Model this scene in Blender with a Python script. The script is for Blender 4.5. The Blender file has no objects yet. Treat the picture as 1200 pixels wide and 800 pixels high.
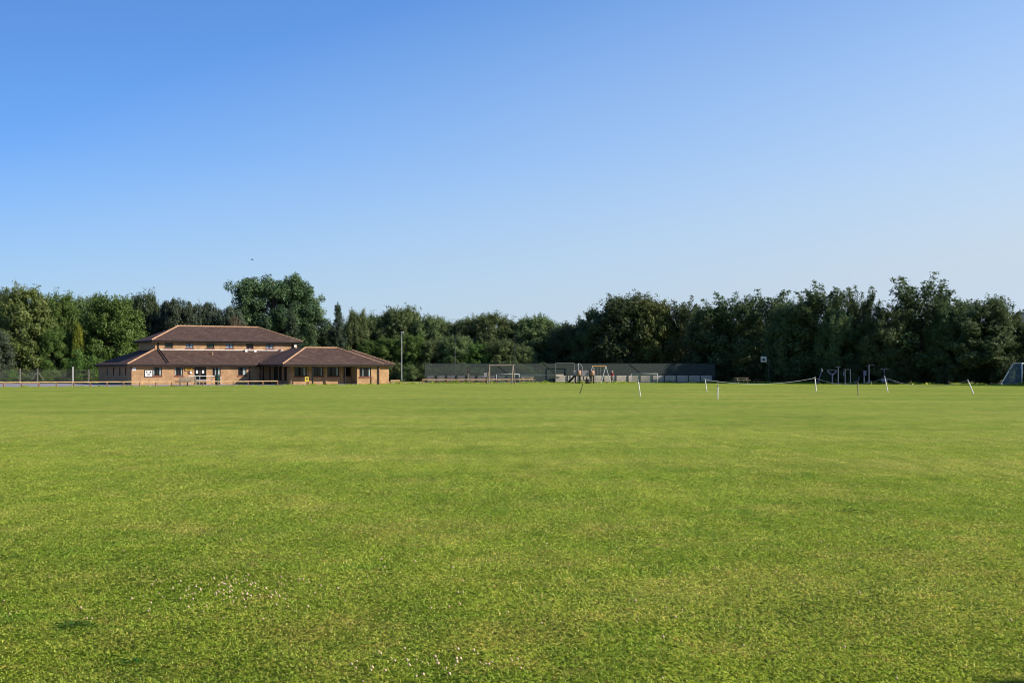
import bpy, bmesh, math, random
import numpy as np
from mathutils import Vector, Matrix
R = math.radians
S = bpy.context.scene
COL = S.collection
F_PX, YH, H = 1500.0, 433.0, 1.7          # focal length and horizon in photo pixels, eye height

# ------------------------------------------------------------------ helpers
def gx(px, D): return (px - 600.0) / F_PX * D
def gd(y): return F_PX * H / (y - YH)
def gz(y, D): return H - (y - YH) * D / F_PX

def tag(o, label=None, cat=None, group=None, kind=None):
    if label: o['label'] = label
    if cat: o['category'] = cat
    if group: o['group'] = group
    if kind: o['kind'] = kind
    return o

def empty(name, loc=(0, 0, 0), rz=0.0, **k):
    o = bpy.data.objects.new(name, None); COL.objects.link(o)
    o.location = loc; o.rotation_euler = (0, 0, rz); o.empty_display_size = .2
    return tag(o, **k)

def copy_tree(o, parent=None):
    c = o.copy(); COL.objects.link(c); c.parent = parent
    for ch in o.children: copy_tree(ch, c)
    return c

class MB:
    def __init__(s): s.v = []; s.f = []
    def add(s, vs, fs):
        n = len(s.v); s.v += [tuple(v) for v in vs]; s.f += [tuple(n + i for i in f) for f in fs]; return s
    def box(s, x0, x1, y0, y1, z0, z1):
        vs = [(x, y, z) for z in (z0, z1) for y in (y0, y1) for x in (x0, x1)]
        return s.add(vs, [(0, 2, 3, 1), (4, 5, 7, 6), (0, 1, 5, 4), (2, 6, 7, 3), (0, 4, 6, 2), (1, 3, 7, 5)])
    def bar(s, p, q, w, h, up=(0, 0, 1)):
        p, q = Vector(p), Vector(q); d = (q - p).normalized(); u = Vector(up)
        if abs(d.dot(u)) > .98: u = Vector((0, 1, 0))
        a = d.cross(u).normalized() * (w / 2); b = a.cross(d).normalized() * (h / 2)
        vs = [e + i * a + j * b for e in (p, q) for (i, j) in ((-1, -1), (1, -1), (1, 1), (-1, 1))]
        return s.add(vs, [(3, 2, 1, 0), (4, 5, 6, 7)] + [(i, (i + 1) % 4, 4 + (i + 1) % 4, 4 + i) for i in range(4)])
    def tube(s, pts, rad, n=8):
        pts = [Vector(p) for p in pts]
        rr = rad if isinstance(rad, (list, tuple)) else [rad] * len(pts)
        base = len(s.v); pu = None
        for i, p in enumerate(pts):
            d = (pts[min(i + 1, len(pts) - 1)] - pts[max(i - 1, 0)]).normalized()
            u = pu if pu is not None else (Vector((1, 0, 0)) if abs(d.x) < .9 else Vector((0, 1, 0)))
            u = (u - d * d.dot(u)).normalized(); w = d.cross(u); pu = u
            for k in range(n):
                a = 2 * math.pi * k / n
                s.v.append(tuple(p + (u * math.cos(a) + w * math.sin(a)) * rr[i]))
        for i in range(len(pts) - 1):
            for k in range(n):
                a, b = base + i * n + k, base + i * n + (k + 1) % n
                s.f.append((a, b, b + n, a + n))
        s.f.append(tuple(base + k for k in reversed(range(n))))
        s.f.append(tuple(base + (len(pts) - 1) * n + k for k in range(n)))
        return s
    def slab(s, poly, t):
        """a planar polygon given thickness t downwards"""
        n = len(poly); top = [Vector(p) for p in poly]; bot = [p - Vector((0, 0, t)) for p in top]
        return s.add(top + bot, [tuple(range(n)), tuple(n + i for i in reversed(range(n)))] +
                     [(i, n + i, n + (i + 1) % n, (i + 1) % n) for i in range(n)])
    def build(s, name, mat, parent=None, smooth=False, bevel=0):
        me = bpy.data.meshes.new(name); me.from_pydata(s.v, [], s.f); me.update()
        bm = bmesh.new(); bm.from_mesh(me); bmesh.ops.recalc_face_normals(bm, faces=bm.faces)
        if bevel: bmesh.ops.bevel(bm, geom=bm.edges, offset=bevel, segments=1, affect='EDGES')
        bm.to_mesh(me); bm.free()
        me.materials.append(mat)
        if smooth: me.polygons.foreach_set('use_smooth', [True] * len(me.polygons))
        o = bpy.data.objects.new(name, me); COL.objects.link(o); o.parent = parent
        return o

def wall_x(mb, x0, x1, y0, y1, z0, z1, ops=()):
    """wall along x, from y0 to y1 thick, with openings (a, b, zb, zt) left out"""
    c = x0
    for a, b, zb, zt in sorted(ops):
        mb.box(c, a, y0, y1, z0, z1)
        if zb > z0: mb.box(a, b, y0, y1, z0, zb)
        if zt < z1: mb.box(a, b, y0, y1, zt, z1)
        c = b
    mb.box(c, x1, y0, y1, z0, z1)
def wall_y(mb, y0, y1, x0, x1, z0, z1, ops=()):
    c = y0
    for a, b, zb, zt in sorted(ops):
        mb.box(x0, x1, c, a, z0, z1)
        if zb > z0: mb.box(x0, x1, a, b, z0, zb)
        if zt < z1: mb.box(x0, x1, a, b, zt, z1)
        c = b
    mb.box(x0, x1, c, y1, z0, z1)

# ------------------------------------------------------------------ materials
def nt(name):
    m = bpy.data.materials.new(name); m.use_nodes = True
    t = m.node_tree; b = t.nodes['Principled BSDF']
    return m, t, b
def N(t, kind, **k):
    n = t.nodes.new(kind)
    for a, v in k.items():
        if a.startswith('in_'):
            n.inputs[a[3:]].default_value = v
        else: setattr(n, a, v)
    return n
def ramp(t, fac, stops):
    r = t.nodes.new('ShaderNodeValToRGB'); e = r.color_ramp.elements
    while len(e) < len(stops): e.new(.5)
    for i, (p, c) in enumerate(stops): e[i].position = p; e[i].color = (*c, 1)
    t.links.new(fac, r.inputs[0]); return r.outputs[0]
def mix(t, fac, a, b, mode='MIX'):
    m = t.nodes.new('ShaderNodeMix'); m.data_type = 'RGBA'; m.blend_type = mode
    for sock, v in ((m.inputs[0], fac), (m.inputs[6], a), (m.inputs[7], b)):
        if isinstance(v, (int, float)): sock.default_value = v
        elif isinstance(v, tuple): sock.default_value = (*v, 1)
        else: t.links.new(v, sock)
    return m.outputs[2]

def plain(name, col, rough=.7, var=.25, scale=3.0, metal=0.0, spec=.3, bump=0.0):
    """a painted, wooden or metal surface with uneven tone"""
    m, t, b = nt(name)
    tc = N(t, 'ShaderNodeTexCoord')
    n1 = N(t, 'ShaderNodeTexNoise'); n1.inputs['Scale'].default_value = scale; n1.inputs['Detail'].default_value = 5
    n1.inputs['Roughness'].default_value = .65
    t.links.new(tc.outputs['Object'], n1.inputs['Vector'])
    lo = tuple(c * (1 - var) for c in col); hi = tuple(min(1, c * (1 + var)) for c in col)
    t.links.new(ramp(t, n1.outputs[0], [(.3, lo), (.7, hi)]), b.inputs['Base Color'])
    b.inputs['Roughness'].default_value = rough; b.inputs['Metallic'].default_value = metal
    b.inputs['Specular IOR Level'].default_value = spec
    if bump:
        bp = N(t, 'ShaderNodeBump'); bp.inputs['Strength'].default_value = bump
        t.links.new(n1.outputs[0], bp.inputs['Height']); t.links.new(bp.outputs[0], b.inputs['Normal'])
    return m

def brick_mat():
    m, t, b = nt('brown_brick')
    tc = N(t, 'ShaderNodeTexCoord'); sp = N(t, 'ShaderNodeSeparateXYZ'); t.links.new(tc.outputs['Object'], sp.inputs[0])
    ad = N(t, 'ShaderNodeMath', operation='ADD'); t.links.new(sp.outputs[0], ad.inputs[0]); t.links.new(sp.outputs[1], ad.inputs[1])
    cb = N(t, 'ShaderNodeCombineXYZ'); t.links.new(ad.outputs[0], cb.inputs[0]); t.links.new(sp.outputs[2], cb.inputs[1])
    br = N(t, 'ShaderNodeTexBrick'); t.links.new(cb.outputs[0], br.inputs['Vector'])
    br.inputs['Scale'].default_value = 1.0
    br.inputs['Brick Width'].default_value = .225; br.inputs['Row Height'].default_value = .075
    br.inputs['Mortar Size'].default_value = .010; br.inputs['Bias'].default_value = -.1
    br.inputs['Color1'].default_value = (.42, .238, .108, 1); br.inputs['Color2'].default_value = (.315, .170, .078, 1)
    br.inputs['Mortar'].default_value = (.36, .28, .19, 1)
    n1 = N(t, 'ShaderNodeTexNoise'); n1.inputs['Scale'].default_value = 1.3; n1.inputs['Detail'].default_value = 6
    t.links.new(tc.outputs['Object'], n1.inputs['Vector'])
    w = ramp(t, n1.outputs[0], [(.3, (.74, .74, .74)), (.7, (1.12, 1.11, 1.10))])
    t.links.new(mix(t, 1.0, br.outputs[0], w, 'MULTIPLY'), b.inputs['Base Color'])
    b.inputs['Roughness'].default_value = .9; b.inputs['Specular IOR Level'].default_value = .15
    bp = N(t, 'ShaderNodeBump'); bp.inputs['Strength'].default_value = .3; bp.inputs['Distance'].default_value = .01
    t.links.new(br.outputs['Fac'], bp.inputs['Height']); bp.invert = True; t.links.new(bp.outputs[0], b.inputs['Normal'])
    return m

def tile_mat():
    m, t, b = nt('roof_tiles')
    tc = N(t, 'ShaderNodeTexCoord')
    mp = N(t, 'ShaderNodeMapping'); mp.inputs['Scale'].default_value = (3.2, 3.2, 8.5)
    t.links.new(tc.outputs['Object'], mp.inputs[0])
    v = N(t, 'ShaderNodeTexVoronoi'); v.inputs['Scale'].default_value = 1.0; t.links.new(mp.outputs[0], v.inputs['Vector'])
    sp = N(t, 'ShaderNodeSeparateColor'); t.links.new(v.outputs['Color'], sp.inputs[0])
    c = ramp(t, sp.outputs[0], [(0, (.056, .034, .027)), (.55, (.069, .042, .033)), (.9, (.083, .051, .039)), (1, (.105, .070, .054))])
    n1 = N(t, 'ShaderNodeTexNoise'); n1.inputs['Scale'].default_value = .7; n1.inputs['Detail'].default_value = 7
    t.links.new(tc.outputs['Object'], n1.inputs['Vector'])
    w = ramp(t, n1.outputs[0], [(.3, (.86, .86, .87)), (.7, (1.13, 1.12, 1.08))])
    t.links.new(mix(t, 1.0, c, w, 'MULTIPLY'), b.inputs['Base Color'])
    b.inputs['Roughness'].default_value = .85; b.inputs['Specular IOR Level'].default_value = .2
    sz = N(t, 'ShaderNodeSeparateXYZ'); t.links.new(tc.outputs['Object'], sz.inputs[0])
    ml = N(t, 'ShaderNodeMath', operation='MULTIPLY', in_1=8.0) if False else N(t, 'ShaderNodeMath', operation='MULTIPLY')
    ml.inputs[1].default_value = 8.5; t.links.new(sz.outputs[2], ml.inputs[0])
    fr = N(t, 'ShaderNodeMath', operation='FRACT'); t.links.new(ml.outputs[0], fr.inputs[0])
    bp = N(t, 'ShaderNodeBump'); bp.inputs['Strength'].default_value = .5; bp.inputs['Distance'].default_value = .03
    t.links.new(fr.outputs[0], bp.inputs['Height']); bp.invert = True; t.links.new(bp.outputs[0], b.inputs['Normal'])
    return m

def leaf_mat(name, dark, mid, light, trans=.22, rough=.55):
    m, t, b = nt(name)
    at = N(t, 'ShaderNodeAttribute'); at.attribute_name = 'tint'
    oi = N(t, 'ShaderNodeObjectInfo')
    c = ramp(t, at.outputs['Fac'], [(0, dark), (.55, mid), (1, light)])
    hs = N(t, 'ShaderNodeHueSaturation')
    mr = N(t, 'ShaderNodeMapRange'); mr.inputs['To Min'].default_value = .485; mr.inputs['To Max'].default_value = .515
    t.links.new(oi.outputs['Random'], mr.inputs[0]); t.links.new(mr.outputs[0], hs.inputs['Hue'])
    mv = N(t, 'ShaderNodeMapRange'); mv.inputs['To Min'].default_value = .82; mv.inputs['To Max'].default_value = 1.15
    t.links.new(oi.outputs['Random'], mv.inputs[0]); t.links.new(mv.outputs[0], hs.inputs['Value'])
    t.links.new(c, hs.inputs['Color'])
    t.links.new(hs.outputs[0], b.inputs['Base Color'])
    b.inputs['Roughness'].default_value = rough; b.inputs['Specular IOR Level'].default_value = .25
    tr = N(t, 'ShaderNodeBsdfTranslucent'); t.links.new(hs.outputs[0], tr.inputs['Color'])
    mx = N(t, 'ShaderNodeMixShader'); mx.inputs[0].default_value = trans
    out = t.nodes['Material Output']
    t.links.new(b.outputs[0], mx.inputs[1]); t.links.new(tr.outputs[0], mx.inputs[2]); t.links.new(mx.outputs[0], out.inputs['Surface'])
    return m

def grass_group():
    """the lawn's own colour by place: green, straw-dry and lush patches, mower bands, worn pitch strips"""
    g = bpy.data.node_groups.new('lawn_colour', 'ShaderNodeTree')
    g.interface.new_socket('Color', in_out='OUTPUT', socket_type='NodeSocketColor')
    t = g
    ge = N(t, 'ShaderNodeNewGeometry')
    def noise(scale, detail=4, rough=.6, sx=1, sy=1, off=0):
        mp = N(t, 'ShaderNodeMapping'); mp.inputs['Scale'].default_value = (sx, sy, 0); mp.inputs['Location'].default_value = (off, off * .7, 0)
        t.links.new(ge.outputs['Position'], mp.inputs[0])
        n = N(t, 'ShaderNodeTexNoise'); n.inputs['Scale'].default_value = scale; n.inputs['Detail'].default_value = detail
        n.inputs['Roughness'].default_value = rough
        t.links.new(mp.outputs[0], n.inputs['Vector']); return n.outputs[0]
    G1, G2 = (.150, .205, .022), (.235, .275, .040)
    c = ramp(t, noise(.16, 6, .62), [(.34, G1), (.66, G2)])
    dry = ramp(t, noise(.55, 6, .68, off=13), [(.50, (0, 0, 0)), (.70, (1, 1, 1))])
    c = mix(t, N2(t, dry, .52), c, (.34, .275, .085))
    dry2 = ramp(t, noise(2.6, 5, .7, off=41), [(.55, (0, 0, 0)), (.72, (1, 1, 1))])
    c = mix(t, N2(t, dry2, .45), c, (.34, .245, .085))
    lush = ramp(t, noise(.9, 5, .65, off=71), [(.53, (0, 0, 0)), (.70, (1, 1, 1))])
    c = mix(t, N2(t, lush, .50), c, (.10, .205, .016))
    band = ramp(t, noise(.10, 3, .5, sx=.22, sy=1.6, off=7), [(.38, (0, 0, 0)), (.62, (1, 1, 1))])
    c = mix(t, N2(t, band, .26), c, (.37, .34, .08))
    streak = ramp(t, noise(.22, 5, .6, sx=.35, sy=1.0, off=91), [(.52, (0, 0, 0)), (.68, (1, 1, 1))])
    c = mix(t, N2(t, streak, .32), c, (.36, .31, .10))
    dash = ramp(t, noise(2.4, 3, .6, sx=1.0, sy=.22, off=57), [(.30, (.80, .86, .80)), (.70, (1.18, 1.14, 1.16))])
    c = mix(t, 1.0, c, dash, 'MULTIPLY')
    fine = ramp(t, noise(7.5, 4, .7, off=23), [(.60, (0, 0, 0)), (.74, (1, 1, 1))])
    c = mix(t, N2(t, fine, .5), c, (.27, .17, .07))
    # worn pitch strips inside the roped square
    sp = N(t, 'ShaderNodeSeparateXYZ'); t.links.new(ge.outputs['Position'], sp.inputs[0])
    wob = noise(.5, 4, .6, off=3)
    for (yc, w, xa, xb, k) in ((88.5, 1.1, 5, 22, .55), (95.5, .8, 22, 36, .35), (90.2, .9, 24, 38, .45), (78, 1.6, 10, 20, .25), (85.0, .8, 10, 24, .35), (101, 1.2, 12, 30, .3)):
        a = N(t, 'ShaderNodeMath', operation='SUBTRACT'); t.links.new(sp.outputs[1], a.inputs[0]); a.inputs[1].default_value = yc
        ab = N(t, 'ShaderNodeMath', operation='ABSOLUTE'); t.links.new(a.outputs[0], ab.inputs[0])
        m1 = N(t, 'ShaderNodeMapRange'); t.links.new(ab.outputs[0], m1.inputs[0])
        m1.inputs['From Min'].default_value = w * 1.3; m1.inputs['From Max'].default_value = w * .4
        xs = N(t, 'ShaderNodeMath', operation='SUBTRACT'); t.links.new(sp.outputs[0], xs.inputs[0]); xs.inputs[1].default_value = (xa + xb) / 2
        xb_ = N(t, 'ShaderNodeMath', operation='ABSOLUTE'); t.links.new(xs.outputs[0], xb_.inputs[0])
        m2 = N(t, 'ShaderNodeMapRange'); t.links.new(xb_.outputs[0], m2.inputs[0])
        m2.inputs['From Min'].default_value = (xb - xa) * .56; m2.inputs['From Max'].default_value = (xb - xa) * .38
        mm = N(t, 'ShaderNodeMath', operation='MULTIPLY'); t.links.new(m1.outputs[0], mm.inputs[0]); t.links.new(m2.outputs[0], mm.inputs[1])
        m3 = N(t, 'ShaderNodeMath', operation='MULTIPLY'); t.links.new(mm.outputs[0], m3.inputs[0]); t.links.new(wob, m3.inputs[1])
        m4 = N(t, 'ShaderNodeMath', operation='MULTIPLY'); t.links.new(m3.outputs[0], m4.inputs[0]); m4.inputs[1].default_value = 1.7 * k
        m4.use_clamp = True
        c = mix(t, m4.outputs[0], c, (.44, .31, .11))
    o = N(t, 'NodeGroupOutput'); t.links.new(c, o.inputs[0])
    return g
def N2(t, sock, k):
    m = N(t, 'ShaderNodeMath', operation='MULTIPLY'); t.links.new(sock, m.inputs[0]); m.inputs[1].default_value = k
    return m.outputs[0]
GG = grass_group()

def lawn_mat():
    m, t, b = nt('mown_lawn')
    g = N(t, 'ShaderNodeGroup'); g.node_tree = GG
    ge = N(t, 'ShaderNodeNewGeometry')
    n = N(t, 'ShaderNodeTexNoise'); n.inputs['Scale'].default_value = 9; n.inputs['Detail'].default_value = 6; n.inputs['Roughness'].default_value = .75
    t.links.new(ge.outputs['Position'], n.inputs['Vector'])
    w = ramp(t, n.outputs[0], [(.28, (.66, .74, .48)), (.72, (1.18, 1.24, 1.0))])
    t.links.new(mix(t, 1.0, g.outputs[0], w, 'MULTIPLY'), b.inputs['Base Color'])
    b.inputs['Roughness'].default_value = .9; b.inputs['Specular IOR Level'].default_value = .1
    bp = N(t, 'ShaderNodeBump'); bp.inputs['Strength'].default_value = .9; bp.inputs['Distance'].default_value = .06
    t.links.new(n.outputs[0], bp.inputs['Height']); t.links.new(bp.outputs[0], b.inputs['Normal'])
    return m
def blade_mat():
    m, t, b = nt('grass_blades')
    g = N(t, 'ShaderNodeGroup'); g.node_tree = GG
    at = N(t, 'ShaderNodeAttribute'); at.attribute_name = 'tint'
    w = ramp(t, at.outputs['Fac'], [(0, (1.12, 1.34, .8)), (.40, (1.72, 1.88, 1.4)), (.72, (2.15, 2.14, 2.2)), (.76, (2.6, 2.1, 2.6)), (.90, (2.9, 2.3, 3.6)), (.93, (1.6, .95, 1.6)), (1, (1.3, .75, 1.3))])
    c = mix(t, 1.0, g.outputs[0], w, 'MULTIPLY')
    t.links.new(c, b.inputs['Base Color']); b.inputs['Roughness'].default_value = .5; b.inputs['Specular IOR Level'].default_value = .3
    tr = N(t, 'ShaderNodeBsdfTranslucent'); t.links.new(c, tr.inputs['Color'])
    mx = N(t, 'ShaderNodeMixShader'); mx.inputs[0].default_value = .35
    t.links.new(b.outputs[0], mx.inputs[1]); t.links.new(tr.outputs[0], mx.inputs[2])
    t.links.new(mx.outputs[0], t.nodes['Material Output'].inputs['Surface'])
    return m
def netting(name, col, alpha):
    m, t, b = nt(name)
    b.inputs['Base Color'].default_value = (*col, 1); b.inputs['Roughness'].default_value = .8; b.inputs['Specular IOR Level'].default_value = .2
    tr = N(t, 'ShaderNodeBsdfTransparent'); mx = N(t, 'ShaderNodeMixShader'); mx.inputs[0].default_value = alpha
    t.links.new(tr.outputs[0], mx.inputs[1]); t.links.new(b.outputs[0], mx.inputs[2])
    t.links.new(mx.outputs[0], t.nodes['Material Output'].inputs['Surface'])
    return m
def glass_mat(name, col, rough=.06):
    m, t, b = nt(name)
    tc = N(t, 'ShaderNodeTexCoord'); n = N(t, 'ShaderNodeTexNoise'); n.inputs['Scale'].default_value = 1.6; n.inputs['Detail'].default_value = 3
    t.links.new(tc.outputs['Object'], n.inputs['Vector'])
    t.links.new(ramp(t, n.outputs[0], [(.38, tuple(c * .5 for c in col)), (.62, tuple(c * 1.5 for c in col))]), b.inputs['Base Color'])
    b.inputs['Roughness'].default_value = rough; b.inputs['Specular IOR Level'].default_value = .3
    return m

M = dict(
    brick=brick_mat(), tile=tile_mat(),
    ridge=plain('ridge_tiles', (.37, .22, .13), .85, .3, 2.5),
    fascia=plain('dark_fascia', (.030, .020, .017), .6, .3, 2),
    soffit=plain('soffit', (.06, .042, .032), .8, .2, 2),
    frame=plain('brown_window_frame', (.035, .020, .016), .5, .3, 4),
    sill=plain('red_brown_sill', (.19, .055, .038), .75, .25, 5),
    pane=glass_mat('dark_window_glass', (.007, .008, .009)),
    pane_blue=glass_mat('painted_sky_and_blind_glass', (.21, .28, .37), .2),  # sky reflection and pale blinds both put into the pane's base colour
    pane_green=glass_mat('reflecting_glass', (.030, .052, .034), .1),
    curtain=plain('pale_curtain', (.30, .36, .36), .9, .2, 6),
    flash=plain('lead_flashing', (.52, .49, .46), .6, .15, 2),
    pipe=plain('brown_downpipe', (.06, .028, .022), .5, .2, 4),
    white=plain('white_paint', (.74, .73, .70), .55, .12, 6),
    dirty_white=plain('weathered_white_paint', (.62, .60, .54), .7, .25, 9),
    black=plain('black_paint', (.010, .010, .012), .7, .3, 6, spec=.15),
    yellow=plain('yellow_sign', (.48, .38, .03), .5, .1, 5),
    amber=plain('amber_sign', (.58, .31, .03), .5, .15, 5),
    rail=plain('rail_timber', (.46, .31, .17), .85, .3, 2.2),
    railpost=plain('rail_post_timber', (.25, .13, .08), .85, .3, 3),
    oldwood=plain('weathered_timber', (.20, .165, .125), .9, .3, 4),
    darkwood=plain('dark_timber', (.05, .034, .026), .8, .3, 4),
    fenceboard=plain('pale_fence_board', (.44, .39, .32), .85, .22, 1.2),
    fenceboard2=plain('mauve_fence_board', (.10, .094, .10), .85, .25, 1.0),
    fencepost=plain('dark_green_post', (.030, .038, .034), .6, .2, 4),
    net=netting('windbreak_netting', (.070, .085, .078), .42),
    net_dark=netting('dense_windbreak_netting', (.060, .074, .068), .58),
    chain=netting('chain_link', (.12, .13, .11), .06),
    concrete=plain('concrete_post', (.20, .185, .15), .9, .2, 5),
    steel=plain('galvanised_steel', (.50, .52, .54), .4, .15, 5, metal=.6),
    greysteel=plain('grey_painted_steel', (.40, .41, .43), .5, .15, 5),
    goalnet=netting('goal_net', (.22, .29, .36), .22),
    goal=plain('pale_goal_frame', (.62, .70, .76), .45, .1, 5),
    gatesteel=plain('dull_gate_steel', (.11, .12, .115), .6, .2, 5),
    green_bin=plain('green_plastic', (.008, .045, .030), .45, .2, 6),
    blue=plain('blue_gym_paint', (.022, .034, .085), .45, .15, 5),
    bluegrey=plain('grey_blue_gym_paint', (.055, .068, .10), .45, .15, 5),
    orange=plain('orange_bar', (.48, .25, .09), .5, .2, 4),
    tan=plain('tan_plywood', (.33, .20, .13), .7, .2, 4),
    lilac=plain('pale_lilac_panel', (.27, .245, .26), .7, .2, 4),
    asphalt=plain('asphalt', (.23, .215, .235), .92, .25, .8, bump=.2),
    dirt=plain('dry_earth_path', (.36, .24, .13), .95, .3, .7),
    bark=plain('bark', (.075, .057, .042), .95, .35, 3, bump=.4),
    soil=plain('leaf_litter', (.035, .026, .014), .97, .4, .6),
    rope=plain('rope', (.36, .40, .38), .8, .15, 8),
    skin=plain('skin', (.50, .30, .22), .6, .08, 9),
    shirt=plain('red_shirt', (.46, .06, .075), .85, .15, 6),
    trousers=plain('navy_trousers', (.020, .022, .06), .85, .2, 6),
    hair=plain('fair_hair', (.50, .40, .27), .7, .2, 20),
    slate=plain('blue_slate', (.040, .045, .085), .7, .25, 1),
    render=plain('blue_grey_wall', (.05, .055, .10), .85, .2, 1),
    bird=plain('dark_feathers', (.035, .035, .045), .8, .2, 8),
    clover=plain('clover_head', (.50, .37, .24), .9, .5, 90),
    weed=leaf_mat('weed_leaves', (.06, .13, .012), (.10, .20, .02), (.19, .29, .05)),
    lawn=lawn_mat(), blade=blade_mat(),
    leaf_green=leaf_mat('broad_leaves_green', (.042, .082, .014), (.092, .162, .030), (.14, .22, .048), .22),
    leaf_mid=leaf_mat('broad_leaves_mid', (.058, .084, .028), (.122, .17, .056), (.18, .235, .090), .24),
    leaf_olive=leaf_mat('broad_leaves_olive', (.05, .070, .014), (.105, .135, .030), (.19, .205, .065), .12),
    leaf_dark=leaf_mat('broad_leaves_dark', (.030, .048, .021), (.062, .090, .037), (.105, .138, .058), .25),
    leaf_blue=leaf_mat('grey_green_leaves', (.032, .050, .026), (.070, .098, .056), (.13, .16, .105), .1),
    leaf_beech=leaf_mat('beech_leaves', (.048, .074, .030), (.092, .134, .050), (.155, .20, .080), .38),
    needle=leaf_mat('pine_needles', (.030, .058, .024), (.074, .120, .046), (.14, .19, .08), .06),
    needle_dark=leaf_mat('spruce_needles', (.020, .036, .020), (.042, .068, .034), (.075, .11, .058), .06),
    brownleaf=leaf_mat('browning_foliage', (.055, .045, .024), (.105, .080, .048), (.16, .125, .085), .1),
    yellowleaf=leaf_mat('yellow_leaves', (.07, .11, .014), (.17, .20, .02), (.46, .40, .04), .3),
)

# ------------------------------------------------------------------ camera, sun, sky
cam_d = bpy.data.cameras.new('camera'); cam = bpy.data.objects.new('camera', cam_d); COL.objects.link(cam)
cam.location = (0, 0, H); cam.rotation_euler = (R(90), 0, 0)
cam_d.sensor_width = 36; cam_d.lens = 36 * F_PX / 1200; cam_d.shift_y = (YH - 400) / 1200
cam_d.clip_start = .1; cam_d.clip_end = 4000
S.camera = cam
SUN_AZ, SUN_EL = 108.0, 30.0               # degrees clockwise from the view direction (+Y), and up
az, el = R(SUN_AZ), R(SUN_EL)
sd = Vector((math.sin(az) * math.cos(el), math.cos(az) * math.cos(el), math.sin(el)))
sl = bpy.data.lights.new('sun', 'SUN'); sun = bpy.data.objects.new('sun', sl); COL.objects.link(sun)
sl.energy = 5.0; sl.angle = R(.5); sl.color = (1.0, .90, .76)
sun.rotation_euler = sd.to_track_quat('Z', 'Y').to_euler(); sun.location = (30, -10, 40)
w = bpy.data.worlds.new('World'); S.world = w; w.use_nodes = True
t = w.node_tree; bg = t.nodes['Background']
sky = N(t, 'ShaderNodeTexSky'); sky.sky_type = 'NISHITA'; sky.sun_disc = False
sky.sun_elevation = el; sky.sun_rotation = az
sky.altitude = 3000; sky.air_density = 1.5; sky.dust_density = .5; sky.ozone_density = 10
# thin summer haze low in the sky, denser towards the sun
tc = N(t, 'ShaderNodeTexCoord'); sx_ = N(t, 'ShaderNodeSeparateXYZ'); t.links.new(tc.outputs['Generated'], sx_.inputs[0])
hz = ramp(t, sx_.outputs[2], [(0, (.95,) * 3), (.056, (.80,) * 3), (.163, (.35,) * 3), (.276, (.06,) * 3), (.6, (0,) * 3)])
wd = ramp(t, sx_.outputs[2], [(0, (.9,) * 3), (.16, (1,) * 3), (.3, (.8,) * 3), (.7, (0,) * 3)])
m1 = N(t, 'ShaderNodeMath', operation='MULTIPLY'); t.links.new(sx_.outputs[0], m1.inputs[0]); t.links.new(wd, m1.inputs[1])
m2 = N(t, 'ShaderNodeMath', operation='MULTIPLY_ADD'); t.links.new(m1.outputs[0], m2.inputs[0]); m2.inputs[1].default_value = .9; t.links.new(hz, m2.inputs[2]); m2.use_clamp = True
hc = (.345 / .13, .415 / .13, .49 / .13)
xr = N(t, 'ShaderNodeMapRange'); t.links.new(sx_.outputs[0], xr.inputs[0])
xr.inputs['From Min'].default_value = -.37; xr.inputs['From Max'].default_value = .37; xr.inputs['To Min'].default_value = .0; xr.inputs['To Max'].default_value = 1
clear = mix(t, 1.0, sky.outputs[0], mix(t, xr.outputs[0], (.66, .68, .76), (1.14, 1.12, 1.12)), 'MULTIPLY')
hcol = mix(t, xr.outputs[0], tuple(c * .93 for c in hc), tuple(c * 1.12 for c in hc))
t.links.new(mix(t, m2.outputs[0], clear, hcol), bg.inputs['Color'])
bg.inputs['Strength'].default_value = .13
S.view_settings.view_transform = 'Standard'; S.view_settings.look = 'None'
S.view_settings.exposure = .585; S.view_settings.gamma = 1; S.view_settings.use_curve_mapping = False
S.cycles.pixel_filter_type = 'BLACKMAN_HARRIS'; S.cycles.filter_width = 1.05; S.cycles.max_bounces = 6; S.cycles.transparent_max_bounces = 16

# ------------------------------------------------------------------ ground
g = MB(); g.add([(-1500, -300, 0), (1500, -300, 0), (1500, 3000, 0), (-1500, 3000, 0)], [(0, 1, 2, 3)])
tag(g.build('lawn', M['lawn']), kind='structure')

BA = R(30); BO = Vector((-42.3, 142.0, 0))
ca, sa = math.cos(BA), math.sin(BA)
def bl(x, y, z=0): return Vector((BO.x + x * ca - y * sa, BO.y + x * sa + y * ca, z))
def bx(px, y):
    """local x on the building where plane y is seen at photo column px"""
    k = (px - 600) / F_PX
    return (k * (BO.y + y * ca) - BO.x + y * sa) / (ca - k * sa)
def bz(py, x, y):
    return gz(py, bl(x, y).y)
a_ = MB(); a_.add([bl(-60, -10.6, .005), bl(14.0, -10.6, .005), bl(14.0, 2, .005), bl(3, 3, .005), bl(2, 19, .005), bl(-9, 21, .005), bl(-60, -4, .005)], [tuple(range(7))])
tag(a_.build('car_park_road', M['asphalt']), kind='structure')
# earth path right of the building, leading to the courts
p_ = MB(); p_.add([(-25, 152.5, .005), (-17.5, 153.5, .005), (-11, 163, .005), (-10.5, 172, .005), (-18, 173, .005), (-21, 163, .005)], [tuple(range(6))])
tag(p_.build('dirt_path', M['dirt']), kind='structure')
l_ = MB(); l_.add([(-75, 158, .006), (-52, 163, .006), (-30, 184, .006), (-12, 182, .006), (3, 181, .006), (20, 169.5, .006), (36, 155.5, .006), (54, 145, .006), (90, 132, .006), (120, 150, .006), (30, 240, .006), (-120, 240, .006)], [tuple(range(12))])
tag(l_.build('woodland_floor', M['soil']), kind='structure')

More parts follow.
